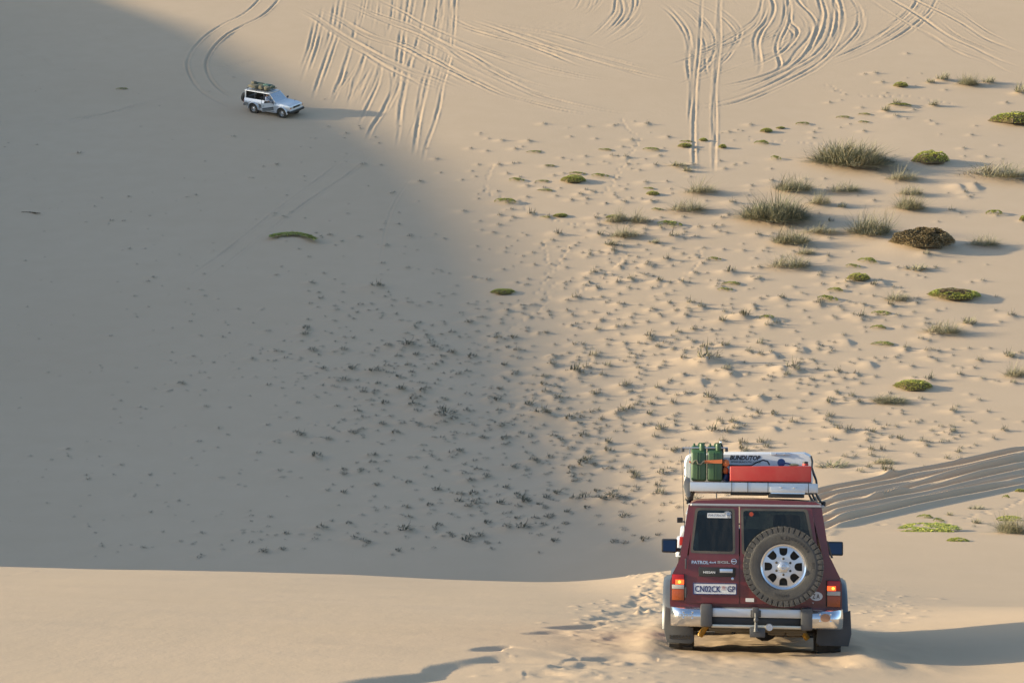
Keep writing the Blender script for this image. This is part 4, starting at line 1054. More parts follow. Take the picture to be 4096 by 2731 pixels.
def wheel(parent, x, y, z, r, w, side, rimr, tm, rm, spokes=6):
    """road wheel: tyre with lugs, dished rim (> hub)"""
    c = (x, y, z)
    b = B()
    b.lathe([(rimr, -w / 2 * .9), (r * .86, -w / 2), (r * .97, -w / 2 * .86), (r, -w / 2 * .6), (r, w / 2 * .6), (r * .97, w / 2 * .86), (r * .86, w / 2), (rimr, w / 2 * .9)], c, 'x', 36, closed=True)
    for k in range(30):
        q = 2 * math.pi * k / 30
        for s in (-1, 1):
            rot = Matrix.Rotation(q + (s * .05), 3, 'X')
            p = Vector((s * w * .27, 0, r + .004))
            b.box(Vector(c) + rot @ p, (w * .40, r * .11, .026), rot=rot)
    wl_ = b.obj('wheel', tm, parent)
    b = B()
    o_ = side * w * .36
    b.lathe([(.01, o_ - side * .02), (rimr * .35, o_), (rimr * .5, o_ - side * .02), (rimr * .9, o_ - side * .045), (rimr * .94, o_ + side * .02), (rimr * 1.02, o_ + side * .02), (rimr * 1.02, -o_), (.01, -o_)], c, 'x', 32)
    rim = b.obj('rim', rm, wl_)
    b = B()
    for k in range(spokes):
        q = 2 * math.pi * (k + .5) / spokes
        b.lathe([(rimr * .17, o_ - side * .06), (rimr * .17, o_ - side * .012)], (x, y + math.cos(q) * rimr * .68, z + math.sin(q) * rimr * .68), 'x', 12)
    b.obj('rim_hole', M_BLACK, wl_)
    return wl_

def base_suv(root, paint, L, ax_r, ax_f, wr, roof_z, clad=None, open_door=False, track=.80, rimr=.20, rim_mat=None, windscreen_y=(3.02, 2.52), belt=1.205, glass=None):
    glass = glass or G_DARK
    # --- lower body: side outline with wheel arches, drawn in to follow the shoulder
    def arch(c, r, n=9):
        return [(c + r * math.cos(t), wr + .02 + r * math.sin(t)) for t in np.linspace(.12, math.pi - .12, n)]
    cowl = windscreen_y[0]
    pts = [(0, .60), (0, belt), (cowl, belt), (cowl + .12, belt - .03), (L - .35, belt - .10), (L - .06, belt - .17), (L, belt - .32), (L, .56), (ax_f + .52, .52)]
    pts += arch(ax_f, .485) + [(ax_f - .52, .46), (ax_r + .52, .46)] + arch(ax_r, .485) + [(ax_r - .50, .54)]
    b = B(); b.prism(pts, 'x', -1, 1)
    for z in (.69, .93, 1.0, 1.06, 1.14):
        bmesh.ops.bisect_plane(b.bm, geom=b.bm.verts[:] + b.bm.edges[:] + b.bm.faces[:], plane_co=(0, 0, z), plane_no=(0, 0, 1))
    for yy in (L - .7, L - .25):
        bmesh.ops.bisect_plane(b.bm, geom=b.bm.verts[:] + b.bm.edges[:] + b.bm.faces[:], plane_co=(0, yy, 0), plane_no=(0, 1, 0))
    for v in b.bm.verts:
        k = 1.0 if v.co.y < L - .7 else 1 - .11 * ((v.co.y - L + .7) / .7) ** 2
        v.co.x *= hw_of(v.co.z) * k
    b.obj('body', paint, root, 30)
    # --- roof, pillars, glass
    rw = .70
    secs = []
    for y, dz in ((-.015, -.018), (.05, 0), (.6, .004), (1.4, .008), (2.2, .002), (windscreen_y[1] - .02, -.02)):
        zt = roof_z + dz
        secs.append([(-rw, y, roof_z - .075), (-rw + .012, y, zt - .042), (-rw + .07, y, zt - .016), (-.4, y, zt - .004), (0, y, zt + .002), (.4, y, zt - .004), (rw - .07, y, zt - .016), (rw - .012, y, zt - .042), (rw, y, roof_z - .075), (.5, y, roof_z - .085), (-.5, y, roof_z - .085)])
    roof = B().loft(secs).obj('roof', paint, root, 40)
    zr = roof_z - .078
    B().tube([(-rw - .012, windscreen_y[1], zr - .01), (-rw - .012, .04, zr), (-rw + .02, -.03, zr), (rw - .02, -.03, zr), (rw + .012, .04, zr), (rw + .012, windscreen_y[1], zr - .01)], .013, 6).obj('drip_rail', M_GREYT if paint is M_RED else paint, roof)
    hb = hw_of(belt) - .005
    def pillar(s, yb, yt, w, pm=None):
        b = B()
        b.quad([(s * hb, yb - w / 2, belt - .02), (s * hb, yb + w / 2, belt - .02), (s * (rw - .01), yt + w / 2, zr), (s * (rw - .01), yt - w / 2, zr)], (-s * .05, 0, 0))
        b.obj('pillar', pm or paint, root)
    ys = [.03, 1.02, 1.92]
    for s in (-1, 1):
        pillar(s, .06, .06, .13)
        for y in ys[1:]: pillar(s, y, y, .06, M_STRIPE if open_door else None)
        pillar(s, windscreen_y[0] - .03, windscreen_y[1] - .03, .06)
        for k, (a, c2) in enumerate(((ys[0] + .09, ys[1] - .03), (ys[1] + .03, ys[2] - .03), (ys[2] + .03, None))):
            if open_door and k == 2 and s == 1: continue
            tb = c2 if c2 else windscreen_y[0] - .07; tt = c2 if c2 else windscreen_y[1] - .07
            i_ = s * .022
            B().quad([(s * hb - i_, a, belt), (s * hb - i_, tb, belt), (s * (rw - .01) - i_, tt, zr), (s * (rw - .01) - i_, a, zr)]).obj('side_window', glass, root)
    B().quad([(-hb + .04, windscreen_y[0] - .01, belt), (hb - .04, windscreen_y[0] - .01, belt), (rw - .06, windscreen_y[1] + .02, zr), (-rw + .06, windscreen_y[1] + .02, zr)]).obj('windscreen', G_CLEAR, root)
    # --- seats
    for (x, y, w) in ((-.36, 1.95, .46), (.36, 1.95, .46), (0, 1.05, 1.25)):
        b = B(); b.box((x, y, belt + .10), (w, .14, .36), .05)
        for hx in ((x,) if w < 1 else (-.38, .38)):
            b.box((hx, y, belt + .36), (.26, .09, .17), .04).box((hx, y, belt + .27), (.05, .03, .12))
        b.obj('seat', M_INT, root)
    # --- wheels, flares, mud flaps
    for s in (-1, 1):
        for ay in (ax_r, ax_f):
            wheel(root, s * track, ay, wr, wr, .27, s, rimr, M_RUB, rim_mat or M_ALLOY)
            b = B(); secs = []
            for t in np.linspace(-.05, math.pi + .05, 15):
                ca, sa = math.cos(t), math.sin(t)
                secs.append([(s * x_, ay + r_ * ca, wr + .02 + r_ * sa) for x_, r_ in ((.86, .56), (.965, .545), (1.0, .515), (1.0, .485), (.86, .485))])
            b.loft(secs); b.obj('wheel_arch_flare', clad or paint, root, 40)
        # mirror
        b = B(); my = windscreen_y[0] - .10
        b.box((s * 1.00, my, belt + .045), (.19, .07, .17), .02)
        b.tube([(s * .76, my + .02, belt - .02), (s * .92, my, belt + .0)], .025, 8)
        mo = b.obj('door_mirror', M_BLACK if paint is M_RED else M_STRIPE, root)
        B().box((s * 1.00, my - .037, belt + .045), (.155, .004, .135), 0).obj('mirror_glass', M_MIRROR, mo)
        # lamps in front
        B().box((s * .62, L - .02, belt - .30), (.30, .09, .15), .02).obj('headlight', M_WLENS, root)
    B().box((0, L - .02, belt - .30), (.86, .08, .15), .01).obj('grille', M_BLACK, root)
    b = B(); b.box((0, L + .05, .60), (1.72, .14, .16), .03)
    for s in (-1, 1): b.box((s * .88, L - .08, .60), (.14, .34, .16), .03)
    b.obj('front_bumper', M_BLACK if paint is not M_RED else M_CHROME, root)
    b = B(); b.box((0, (ax_r + ax_f) / 2, .52), (1.2, ax_f - ax_r + 1.6, .16), .02)
    for ay in (ax_r, ax_f):
        b.tube([(-track, ay, wr), (track, ay, wr)], .05, 8); b.lathe([(.02, -.12), (.14, -.05), (.15, .05), (.02, .14)], (.12, ay, wr), 'y', 14)
    b.obj('chassis', M_UNDER, root)
    return roof

# =================================================================== the maroon car in front of us
red = empty('off_road_car', Mred, 'maroon off-road car with spare wheel, seen from behind, driving down the dune', 'car')
base_suv(red, M_RED, 4.25, .95, 3.75, .40, 1.823, clad=mat('slate_flare', (.05, .06, .075), .35, var=.15, dust=.08))
def K(cx, cy):
    return ((cx - 718) / 644.0, .25 + (1480 - (cy + .018 * (cx - 718))) / 644.0)
def KP(pts): return [K(*p) for p in pts]
def cbox(b, x0, y0, x1, y1, ya, yb, bev=0.0):
    a, c = K(x0, y1), K(x1, y0)
    zc0 = K((x0 + x1) / 2, y1)[1]; zc1 = K((x0 + x1) / 2, y0)[1]
    return b.box(((a[0] + c[0]) / 2, (ya + yb) / 2, (zc0 + zc1) / 2), (c[0] - a[0], abs(yb - ya), zc1 - zc0), bev)

# rear quarter pillars beside the doors
for pts in ([(258, 522), (300, 530), (244, 900), (203, 880)], [(1130, 512), (1090, 520), (1182, 890), (1222, 860)]):
    B().prism(KP(pts), 'y', -.004, .10).obj('rear_pillar', M_RED, red)
# two unequal rear doors, each with its window
door_l = B().ring(rpoly(KP([(292, 524), (601, 520), (606, 1190), (236, 1194)]), .02), rpoly(KP([(312, 552), (566, 548), (572, 846), (278, 848)]), .03), 'y', -.028, .02).obj('rear_door', M_RED, red, 30)
door_l['label'] = 'narrow left rear door with number plate and handle'
door_r = B().ring(rpoly(KP([(609, 520), (1094, 512), (1192, 1170), (614, 1188)]), .02), rpoly(KP([(622, 546), (1060, 536), (1120, 838), (630, 848)]), .035), 'y', -.028, .02).obj('rear_door', M_RED, red, 30)
door_r['label'] = 'wide right rear door carrying the spare wheel'
B().prism(KP([(300, 520), (1094, 505), (1094, 513), (300, 528)]), 'y', -.02, .03).obj('header', M_RED, red)
for d_, pts in ((door_l, [(312, 552), (566, 548), (572, 846), (278, 848)]), (door_r, [(622, 546), (1060, 536), (1120, 838), (630, 848)])):
    big = [(a + (7 if a > 500 and a != 622 and a != 630 else -7) , b_ + (7 if b_ > 700 else -7)) for a, b_ in pts]
    B().ring(rpoly(KP(big), .035), rpoly(KP([(a + (-9 if a > 500 and a not in (622, 630) else 9), b_ + (-9 if b_ > 700 else 9)) for a, b_ in pts]), .03), 'y', -.034, -.022).obj('window_seal', mat('dusty_seal', (.05, .05, .05), .8, var=.2, dust=.25), d_)
    B().prism(rpoly(KP(pts), .03), 'y', -.016, -.012).obj('window_pane', G_DARK, d_)
# hinges, pressing, stickers
for cy in (930, 1125): cbox(B(), 236, cy - 35, 248, cy + 35, -.05, -.02, .004).obj('hinge', M_STEEL, door_l)
hd = cbox(B(), 330, 946, 580, 1010, -.06, -.02, .008).obj('door_handle', M_BLACK, door_l)
cbox(B(), 474, 955, 562, 981, -.066, -.05, .002).obj('grip_plate', M_BADGE, hd)
x_, z_ = K(402, 982); text('NISSAN', x_, z_, .125, .024, -.0625, M_WHITE, hd, bold=.02)
x_, z_ = K(561, 1021); B().lathe([(.001, -.038), (.014, -.036), (.014, -.02)], (x_, 0, z_), 'y', 16).obj('lock', M_BADGE, door_l)
x_, z_ = K(340, 917); text('PATROL', x_, z_, .182, .036, -.031, M_BADGE, door_l, bold=.035, depth=.006)
x_, z_ = K(424, 914); text('4x4', x_, z_, .075, .022, -.031, M_BADGE, door_l, bold=.03, depth=.005)
x_, z_ = K(500, 911); text('SGL', x_, z_, .135, .026, -.031, M_GREYT, door_l, bold=.03, depth=.005)
def emblem(c, r, y, parent, axis='y'):
    b = B(); b.lathe([(r * .74, y - .002), (r * .82, y - .007), (r, y - .007), (r * 1.06, y)], c, 'y', 28, closed=True)
    b.box((c[0], c[1] + y - .006, c[2]), (r * 2.1, .006, r * .42), .001)
    return b.obj('emblem', M_BADGE, parent)
x_, z_ = K(570, 903); emblem((x_, 0, z_), .029, -.028, door_l)
# number plate
pb = B(); pb.prism(rpoly(KP([(290, 1056), (590, 1050), (590, 1130), (292, 1137)]), .012), 'y', -.042, -.030)
plate = pb.obj('number_plate', M_PLATE, door_l)
B().ring(rpoly(KP([(290, 1056), (590, 1050), (590, 1130), (292, 1137)]), .012), rpoly(KP([(297, 1062), (584, 1056), (584, 1124), (299, 1131)]), .01), 'y', -.045, -.041).obj('plate_border', M_NAVY, plate)
plate.parent = red
x_, z_ = K(393, 1096); text('CN02CK', x_, z_, .270, .066, -.0435, M_NAVY, plate, bold=.012)
x_, z_ = K(553, 1091); text('GP', x_, z_, .082, .064, -.0435, M_NAVY, plate, bold=.012)
x_, z_ = K(500, 1083)
b = B(); b.lathe([(.001, -.0445), (.008, -.0435)], (x_, 0, z_ + .008), 'y', 12)
for dx in (-.016, -.008, .008, .016): b.box((x_ + dx, -.044, z_ + .006), (.005, .002, .02))
b.box((x_, -.044, z_ - .008), (.036, .002, .004)).box((x_, -.044, z_ - .02), (.05, .002, .003))
b.obj('plate_crest', mat('faded_pink_print', (.45, .26, .26), .5), plate)
# stickers
x_, z_ = K(1128, 1118)
st = B().prism([(x_ + .066 * math.cos(t), z_ + .047 * math.sin(t)) for t in np.linspace(0, 2 * math.pi, 28, endpoint=False)], 'y', -.031, -.028).obj('oval_sticker', M_WHITE, door_r)
st.parent = red
text('Z', x_ - .026, z_, .030, .048, -.0325, M_BLACK, st, bold=.01); text('A', x_ + .018, z_, .034, .048, -.0325, M_BLACK, st, bold=.01)
x_, z_ = K(1136, 1163); s2 = text('V', x_ - .047, z_, .02, .02, -.03, M_WHITE, door_r, name='small_sticker'); text('VIKING', x_ + .015, z_ + .005, .08, .009, -.03, M_GREYT, door_r, name='small_sticker')
bpy.data.objects.remove(bpy.data.objects['small_sticker.001']) if 'small_sticker.001' in bpy.data.objects else None
cbox(B(), 650, 1148, 707, 1173, -.032, -.028).obj('blank_sticker', M_WHITE, door_r)
ws = cbox(B(), 386, 577, 548, 610, -.020, -.0165).obj('window_sticker', M_WHITE, red)
x_, z_ = K(450, 592); text('PATROL', x_, z_, .185, .028, -.0215, M_GREYT, ws, bold=.02, shear=.2)
africa = [(505, 566), (520, 560), (545, 566), (552, 578), (545, 590), (540, 604), (528, 612), (520, 602), (519, 590), (506, 584)]
B().prism(KP(africa), 'y', -.024, -.0205).obj('continent_badge', M_GREYT, ws)
x_, z_ = K(529, 583); emblem((x_, 0, z_), .018, -.024, ws)
# third brake light and orange belts inside
tb_ = cbox(B(), 640, 562, 736, 592, .03, .07, .004).obj('high_brake_light', M_REDL, red)
x_, z_ = K(687, 577); B().lathe([(.001, .022), (.020, .026), (.024, .032)], (x_, 0, z_), 'y', 16).obj('bulb', mat('lit_high_bulb', (.9, .1, .02), .3, emit=(1, .08, .015), estr=8.0), tb_)
# tail lights
for s, (x0, x1, oy) in ((-1, (145, 235, 0)), (1, (1196, 1292, 6))):
    body_ = B(); cbox(body_, x0, 1016 + oy - 14, x1, 1196 + oy - 14, -.035, .03, .006)
    tl = body_.obj('tail_light', M_BLACK, red)
    for nm, ya, yb, m_ in (('red_lens', 1004, 1072, M_REDL), ('clear_lens', 1074, 1103, M_WLENS), ('amber_lens', 1105, 1180, M_AMBER)):
        cbox(B(), x0 + 4, ya + oy, x1 - 4, yb + oy, -.048, -.03, .005).obj(nm, m_, tl)
    lx0, lx1 = (172, 230) if s < 0 else (1200, 1258)
    cbox(B(), lx0, 1040 + oy, lx1, 1071 + oy, -.051, -.046, .002).obj('lit_lamp', M_LIT, tl)
    cx_ = 200 if s < 0 else 1240
    x_, z_ = K(cx_, 1055 + oy); B().lathe([(.001, -.0535), (.014, -.052), (.018, -.050)], (x_, 0, z_), 'y', 14).obj('bulb', M_LITC, tl)
# bumper
for s in (-1, 1):
    x0, x1 = (-.895, -.545) if s < 0 else (.585, .91)
    secs = []
    for t in np.linspace(0, 1, 7):
        x = x0 + (x1 - x0) * t
        e = (t if s < 0 else 1 - t); back = .12 * (1 - min(1, e * 3.2)) ** 2
        secs.append([(x, -.19 + back, .655), (x, -.225 + back, .62), (x, -.235 + back, .57), (x, -.215 + back, .50), (x, -.17 + back, .465), (x, .02, .465), (x, .02, .665), (x, -.15 + back, .668)])
    o_b = B().loft(secs).obj('bumper_end', M_CHROME, red, 50)
    if s < 0: bumper_l = o_b
    else: bumper_r = o_b
bumper = cbox(B(), 425, 1210, 1022, 1340, -.10, .02, .01).obj('rear_bumper', M_STEEL, red)
bumper_l.parent = bumper; bumper_r.parent = bumper
for x0, x1 in ((345, 425), (1020, 1096)):
    cbox(B(), x0, 1196, x1, 1344, -.25, .0, .02).obj('bumper_clamp', M_STEEL, bumper)
cbox(B(), 425, 1214, 1022, 1272, -.19, -.02, .006).obj('bumper_step', M_ALU, bumper)
cbox(B(), 425, 1274, 1022, 1322, -.16, -.02, .004).obj('step_channel', M_BLACK, bumper)
cbox(B(), 420, 1322, 1022, 1344, -.215, -.02, .006).obj('step_lip', mat('sand_reflection_dusty_chrome', (.6, .55, .45), .3, .9, var=.1, dust=.25), bumper)  # tan base colour paints the sand reflected in the lip, with dust over it
for cx_, cy_ in ((230, 1250), (292, 1248), (230, 1292), (292, 1292)):
    x_, z_ = K(cx_, cy_); B().lathe([(.001, -.246), (.010, -.242), (.010, -.225)], (x_, 0, z_), 'y', 10).obj('bolt', M_CHROME, bumper)
x_, z_ = K(250, 1272); text('PATROL', x_, z_, .17, .03, -.2385, M_GREYT, bumper, bold=.02)
x_, z_ = K(1182, 1254)
rs = B().prism([(x_ + .052 * math.cos(t), z_ + .043 * math.sin(t)) for t in np.linspace(0, 2 * math.pi, 24, endpoint=False)], 'y', -.240, -.234).obj('round_badge', mat('brown_badge', (.30, .16, .09), .5), bumper)
for dx, dz in ((-.055, .038), (.055, .038), (-.055, -.038), (.055, -.038)):
    B().lathe([(.001, -.246), (.009, -.242), (.009, -.225)], (x_ + dx, 0, z_ + dz), 'y', 10).obj('bolt', M_CHROME, bumper)
# tow hitch
b = B(); cbox(b, 695, 1202, 738, 1270, -.27, -.18, .006); cbox(b, 682, 1222, 752, 1268, -.24, -.18, .006)
x_, z_ = K(718, 1290); b.tube([(x_, -.30, z_ + .08), (x_, -.31, z_), (x_, -.33, z_ - .06), (x_, -.33, z_ - .11)], [.018, .014, .018, .026], 12)
b.lathe([(.001, -.03), (.02, -.02), (.026, 0), (.02, .018), (.012, .028)], (x_, -.33, z_ + .012), 'z', 16)
hitch = b.obj('tow_hitch', M_STEEL, red)
cbox(B(), 676, 1336, 780, 1400, -.31, -.29, .012).obj('hitch_plate', M_STEEL, hitch)
x_, z_ = K(808, 1330); B().lathe([(.035, -.30), (.04, -.27), (.03, -.2)], (x_, 0, z_), 'y', 16).obj('tow_socket', M_ALU, hitch)
b = B(); cbox(b, 400, 1340, 1060, 1372, -.12, .1, .02)
for cx_ in (500, 640, 860, 980): cbox(b, cx_ - 60, 1352, cx_ + 60, 1392, -.06, .15, .03)
b.obj('rear_skid', mat('dusty_skid', (.09, .07, .04), .8, dust=.2), red)
for p0, p1 in ((K(392, 1345), K(338, 1440)), (K(1036, 1360), K(1084, 1430))):
    B().tube([(p0[0], .5, p0[1]), (p1[0], .55, p1[1])], .032, 12).obj('shock_absorber', M_YEL, red)
# mud flaps
lf = [(95, 1240), (150, 1262), (172, 1335), (200, 1362), (290, 1376), (298, 1470), (275, 1490), (108, 1486), (88, 1400)]
fl = B().prism(KP(lf), 'y', .36, .385, .006).obj('mud_flap', M_FLAP, red)
x_, z_ = K(198, 1446); text('NISSAN', x_, z_, .22, .042, .3575, M_RUB, fl, bold=.02, depth=.01)
B().prism(KP([(1436 - a + (0 if a > 200 else 32), c_ - 22) for a, c_ in lf]), 'y', .36, .385, .006).obj('mud_flap', M_FLAP, red)
# spare wheel
sx, sz = K(900, 922)
SPY = -.21
def spare(parent, c, r, w, rimr):
    b = B()
    b.lathe([(rimr * .98, c[1] - w * .40), (rimr * 1.06, c[1] - w * .47), (r * .80, c[1] - w * .52), (r * .87, c[1] - w * .50), (r * .93, c[1] - w * .42), (r * .965, c[1] - w * .2), (r * .965, c[1] + w * .4), (r * .8, c[1] + w * .5), (rimr, c[1] + w * .4)], (c[0], 0, c[2]), 'y', 72, closed=True)
    n = 42
    for k in range(n):
        q = 2 * math.pi * k / n
        for (rr, yy, dr, dt, dy, tw) in ((r * .978, -.03, .03, .046, .085, .3), (r * .978, .07, .03, .046, .08, -.3), (r * .948, -.38 * w, .05, .050, .055, 0), (r * .90, -.458 * w, .05, .030 if k % 2 else .044, .022, 0)):
            rot = Matrix.Rotation(-q + (.09 if k % 2 else 0) * (rr < r * .9), 3, 'Y') @ Matrix.Rotation(tw, 3, 'Z')
            p = Matrix.Rotation(-q, 3, 'Y') @ Vector((rr, 0, 0))
            b.box(Vector((c[0] + p.x, c[1] + yy, c[2] + p.z)), (dr, dy, dt), rot=Matrix.Rotation(-q, 3, 'Y') @ Matrix.Rotation(tw, 3, 'X'))
    sw = b.obj('spare_wheel', M_DUSTRUB, parent, 30)
    # raised letters on the side wall
    for word, mid, span in (('DISCOVERER', math.pi * .36, 1.15), ('COOPER', -math.pi / 2 - .08, .46), ('STT', math.pi * .02, .22)):
        for i, ch in enumerate(word):
            q = mid + (.5 - (i + .5) / len(word)) * span * (1 if mid > -1 else 1)
            rr = r * .735
            me = text_mesh(ch, .024, .034, M_DUSTRUB, depth=.008, bold=.02)
            o = add('raised_letter', me, sw, Matrix.Translation((c[0] + rr * math.cos(q), c[1] - w * .505, c[2] + rr * math.sin(q))) @ Matrix.Rotation(-(q - math.pi / 2), 4, 'Y'))
    # rim face with eight holes
    bm = bmesh.new(); edges = []
    def circ(cx, cz, rad, n_):
        vs_ = [bm.verts.new((cx + rad * math.cos(2 * math.pi * i / n_), 0, cz + rad * math.sin(2 * math.pi * i / n_))) for i in range(n_)]
        for i in range(n_): edges.append(bm.edges.new((vs_[i], vs_[(i + 1) % n_])))
    circ(0, 0, rimr * .93, 56)
    for k in range(8):
        q = math.pi / 2 + k * math.pi / 4
        hr = rimr * .175
        pts = []
        for t in np.linspace(0, math.pi, 9): pts.append((-math.sin(t - math.pi / 2) * hr, -math.cos(t - math.pi / 2) * hr))
        pts = [(hr, .0)] + [(hr * math.cos(t), hr * math.sin(t)) for t in -np.linspace(0, math.pi, 9)[1:-1]] + [(-hr, 0), (-hr * 1.05, rimr * .17), (hr * 1.05, rimr * .17)]
        vs_ = []
        for (a, d) in pts:
            rad_ = rimr * .66 + d
            vs_.append(bm.verts.new((rad_ * math.cos(q) - a * math.sin(q), 0, rad_ * math.sin(q) + a * math.cos(q))))
        for i in range(len(vs_)): edges.append(bm.edges.new((vs_[i], vs_[(i + 1) % len(vs_)])))
    bmesh.ops.triangle_fill(bm, use_beauty=True, use_dissolve=False, edges=edges)
    ext = bmesh.ops.extrude_face_region(bm, geom=bm.faces[:])
    for v in [e for e in ext['geom'] if isinstance(e, bmesh.types.BMVert)]: v.co.y += .05
    for v in bm.verts:
        rr = math.hypot(v.co.x, v.co.z)
        v.co.y += .022 * (rr / rimr) ** 2 - .012
        v.co += Vector((c[0], c[1] - w * .34, c[2]))
    b = B(); b.bm = bm
    rim = b.obj('rim', M_ALLOY, sw, 35)
    b = B(); b.lathe([(rimr * .92, c[1] - w * .30), (rimr * .93, c[1] - w * .41), (rimr * 1.0, c[1] - w * .44), (rimr * 1.05, c[1] - w * .41), (rimr * 1.03, c[1] + w * .3), (rimr * .95, c[1] + w * .3)], (c[0], 0, c[2]), 'y', 56, closed=True)
    b.obj('rim_flange', M_CHROME, sw, 50)
    B().lathe([(.001, c[1] - w * .06), (rimr * .95, c[1] - w * .06), (rimr * .95, c[1]), (.001, c[1])], (c[0], 0, c[2]), 'y', 24).obj('wheel_barrel', M_UNDER, sw)
    b = B(); b.lathe([(.001, c[1] - w * .60), (.045, c[1] - w * .595), (.060, c[1] - w * .56), (.068, c[1] - w * .34)], (c[0], 0, c[2]), 'y', 6)
    b.obj('hub_cap', M_ALLOY, sw)
    emblem((c[0], 0, c[2]), .026, c[1] - w * .60, sw)
    for k in range(6):
        q = math.pi / 2 + k * math.pi / 3
        B().lathe([(.001, c[1] - w * .44), (.012, c[1] - w * .43), (.016, c[1] - w * .32)], (c[0] + .083 * math.cos(q), 0, c[2] + .083 * math.sin(q)), 'y', 6).obj('wheel_nut', M_UNDER, sw)
    return sw
spare(red, (sx, SPY, sz), .412, .24, .235)
B().box((sx, -.06, sz), (.22, .12, .22), .02).obj('spare_carrier', M_STEEL, red)
# side vents, aerial
for s in (-1, 1): B().quad([(s * .80, .10, 1.20), (s * .80, .22, 1.20), (s * .745, .22, 1.38), (s * .745, .10, 1.38)], (s * .02, 0, 0)).obj('side_vent', M_STEEL, red)
B().tube([(-.80, 2.95, 1.15), (-.83, 2.93, 1.7), (-.86, 2.90, 2.35)], [.006, .004, .003], 6).obj('aerial', M_BLACK, red)
# roof rack
rk = B()
RX0, RX1, RZ0, RZ1 = -.70, .64, 1.885, 1.985
rk.box(((RX0 + RX1) / 2, .012, (RZ0 + RZ1) / 2 + .002), (RX1 - RX0, .024, RZ1 - RZ0), .006)
for x in (RX0, RX1): rk.box((x, 1.0, (RZ0 + RZ1) / 2), (.03, 1.95, RZ1 - RZ0 - .004), .006)
rk.box(((RX0 + RX1) / 2, 1.98, (RZ0 + RZ1) / 2), (RX1 - RX0, .024, RZ1 - RZ0), .006)
rack = rk.obj('roof_rack', M_ALU, red)
for y in np.arange(.15, 1.9, .22): B().box(((RX0 + RX1) / 2, y, RZ0 + .022), (RX1 - RX0 - .04, .12, .02), .004).obj('rack_slat', M_ALU, rack)
for cx_ in (552, 662, 800, 1075): cbox(B(), cx_ - 2, 352, cx_ + 2, 428 - (cx_ - 700) * .03, -.004, -.001).obj('rack_strap', M_BLACK, rack)
for s in (-1, 1):
    for y in (.12, 1.0, 1.8):
        xx = RX0 + .02 if s < 0 else RX1 - .01
        b = B(); b.tube([(xx, y, RZ0 + .02), (xx + s * .03, y, RZ0 - .05), (s * .705, y + .02, 1.77), (s * .72, y + .02, 1.735)], .011, 6)
        b.tube([(xx, y + .06, RZ0 + .02), (xx + s * .05, y + .06, RZ0 - .06), (s * .71, y + .05, 1.77), (s * .72, y + .05, 1.735)], .009, 6)
        b.box((s * .725, y + .03, 1.775), (.03, .10, .05), .006)
        b.obj('rack_foot', M_BLACK, rack)
cbox(B(), 545, 416, 808, 444, .03, 1.1, .006).obj('stowed_board', M_BLACK, rack)
tbx = cbox(B(), 815, 382, 1050, 424, -.05, .4, .004).obj('stowed_table', M_ALU, rack)
cbox(B(), 806, 428, 1046, 456, -.03, .4, .004).obj('table_legs', M_BLACK, tbx)
cbox(B(), 818, 424, 1048, 430, -.054, .4, .0).obj('table_edge', M_CHROME, tbx)
for cx_ in (888, 975):
    x_, z_ = K(cx_, 386); B().lathe([(.001, -.066), (.012, -.062), (.012, -.045)], (x_, 0, z_), 'y', 10).obj('bolt', M_CHROME, tbx)
B().prism(KP([(236, 330), (266, 345), (272, 420), (268, 470), (252, 478), (238, 460), (218, 400), (228, 360)]), 'y', .02, .05, .006).obj('side_flap', M_GREYC, rack)
x_, z_ = K(446, 455); B().tube([(x_, .6, 1.80), (x_, .6, 1.90)], .008, 6).obj('rack_pin', M_WHITE, rack)

def top(name, label, cat, group=None):
    return empty(name, Mred, label, cat, group)
# rooftop tent
tent = top('rooftop_tent', 'white hard-shell rooftop tent strapped on the maroon car', 'roof tent')
TX0, TX1, TY0, TY1, TZ0, TZ1 = -.775, .625, .44, 1.95, 2.0, 2.325
def tsec(y, ins, dz):
    a, c, z0, z1 = TX0 + ins, TX1 - ins, TZ0, TZ1 - dz
    return [(a, y, z0), (a, y, z1 - .10), (a + .02, y, z1 - .05), (a + .07, y, z1 - .02), (c - .09, y, z1 + .012), (c - .03, y, z1 - .015), (c, y, z1 - .06), (c, y, z0)]
B().loft([tsec(TY0, .02, .02), tsec(TY0 + .03, .004, .004), tsec(TY0 + .08, 0, 0), tsec(TY1 - .06, 0, 0), tsec(TY1, .02, .02)]).obj('tent_shell', M_TENT, tent, 45)
lid = cbox(B(), 500, 138, 1062, 152, .50, 1.8, .006).obj('top_rail', M_TENT, tent)
cbox(B(), 826, 141, 956, 160, .425, .6, .003).obj('latch_plate', M_ALU, tent)
for cx_ in (862, 921):
    x_, z_ = K(cx_, 150); B().lathe([(.001, .41), (.008, .414), (.008, .43)], (x_, 0, z_), 'y', 8).obj('bolt', M_CHROME, tent)
x_, z_ = K(647, 206); text('BUNDUTOP', x_ * 1.02, z_ + .034, .335, .052, .4385, M_BLACK, tent, bold=.045, shear=.25)
x_, z_ = K(652, 233); text('WWW.BUNDUTEC.CO.ZA', x_ * 1.02, z_ + .030, .325, .021, .4385, M_BLACK, tent, bold=.02, shear=.1)
for z in (2.06, 2.15): B().box((TX0 + .005, .9, z), (.02, .9, .02), .004).obj('side_rail', M_ALU, tent)
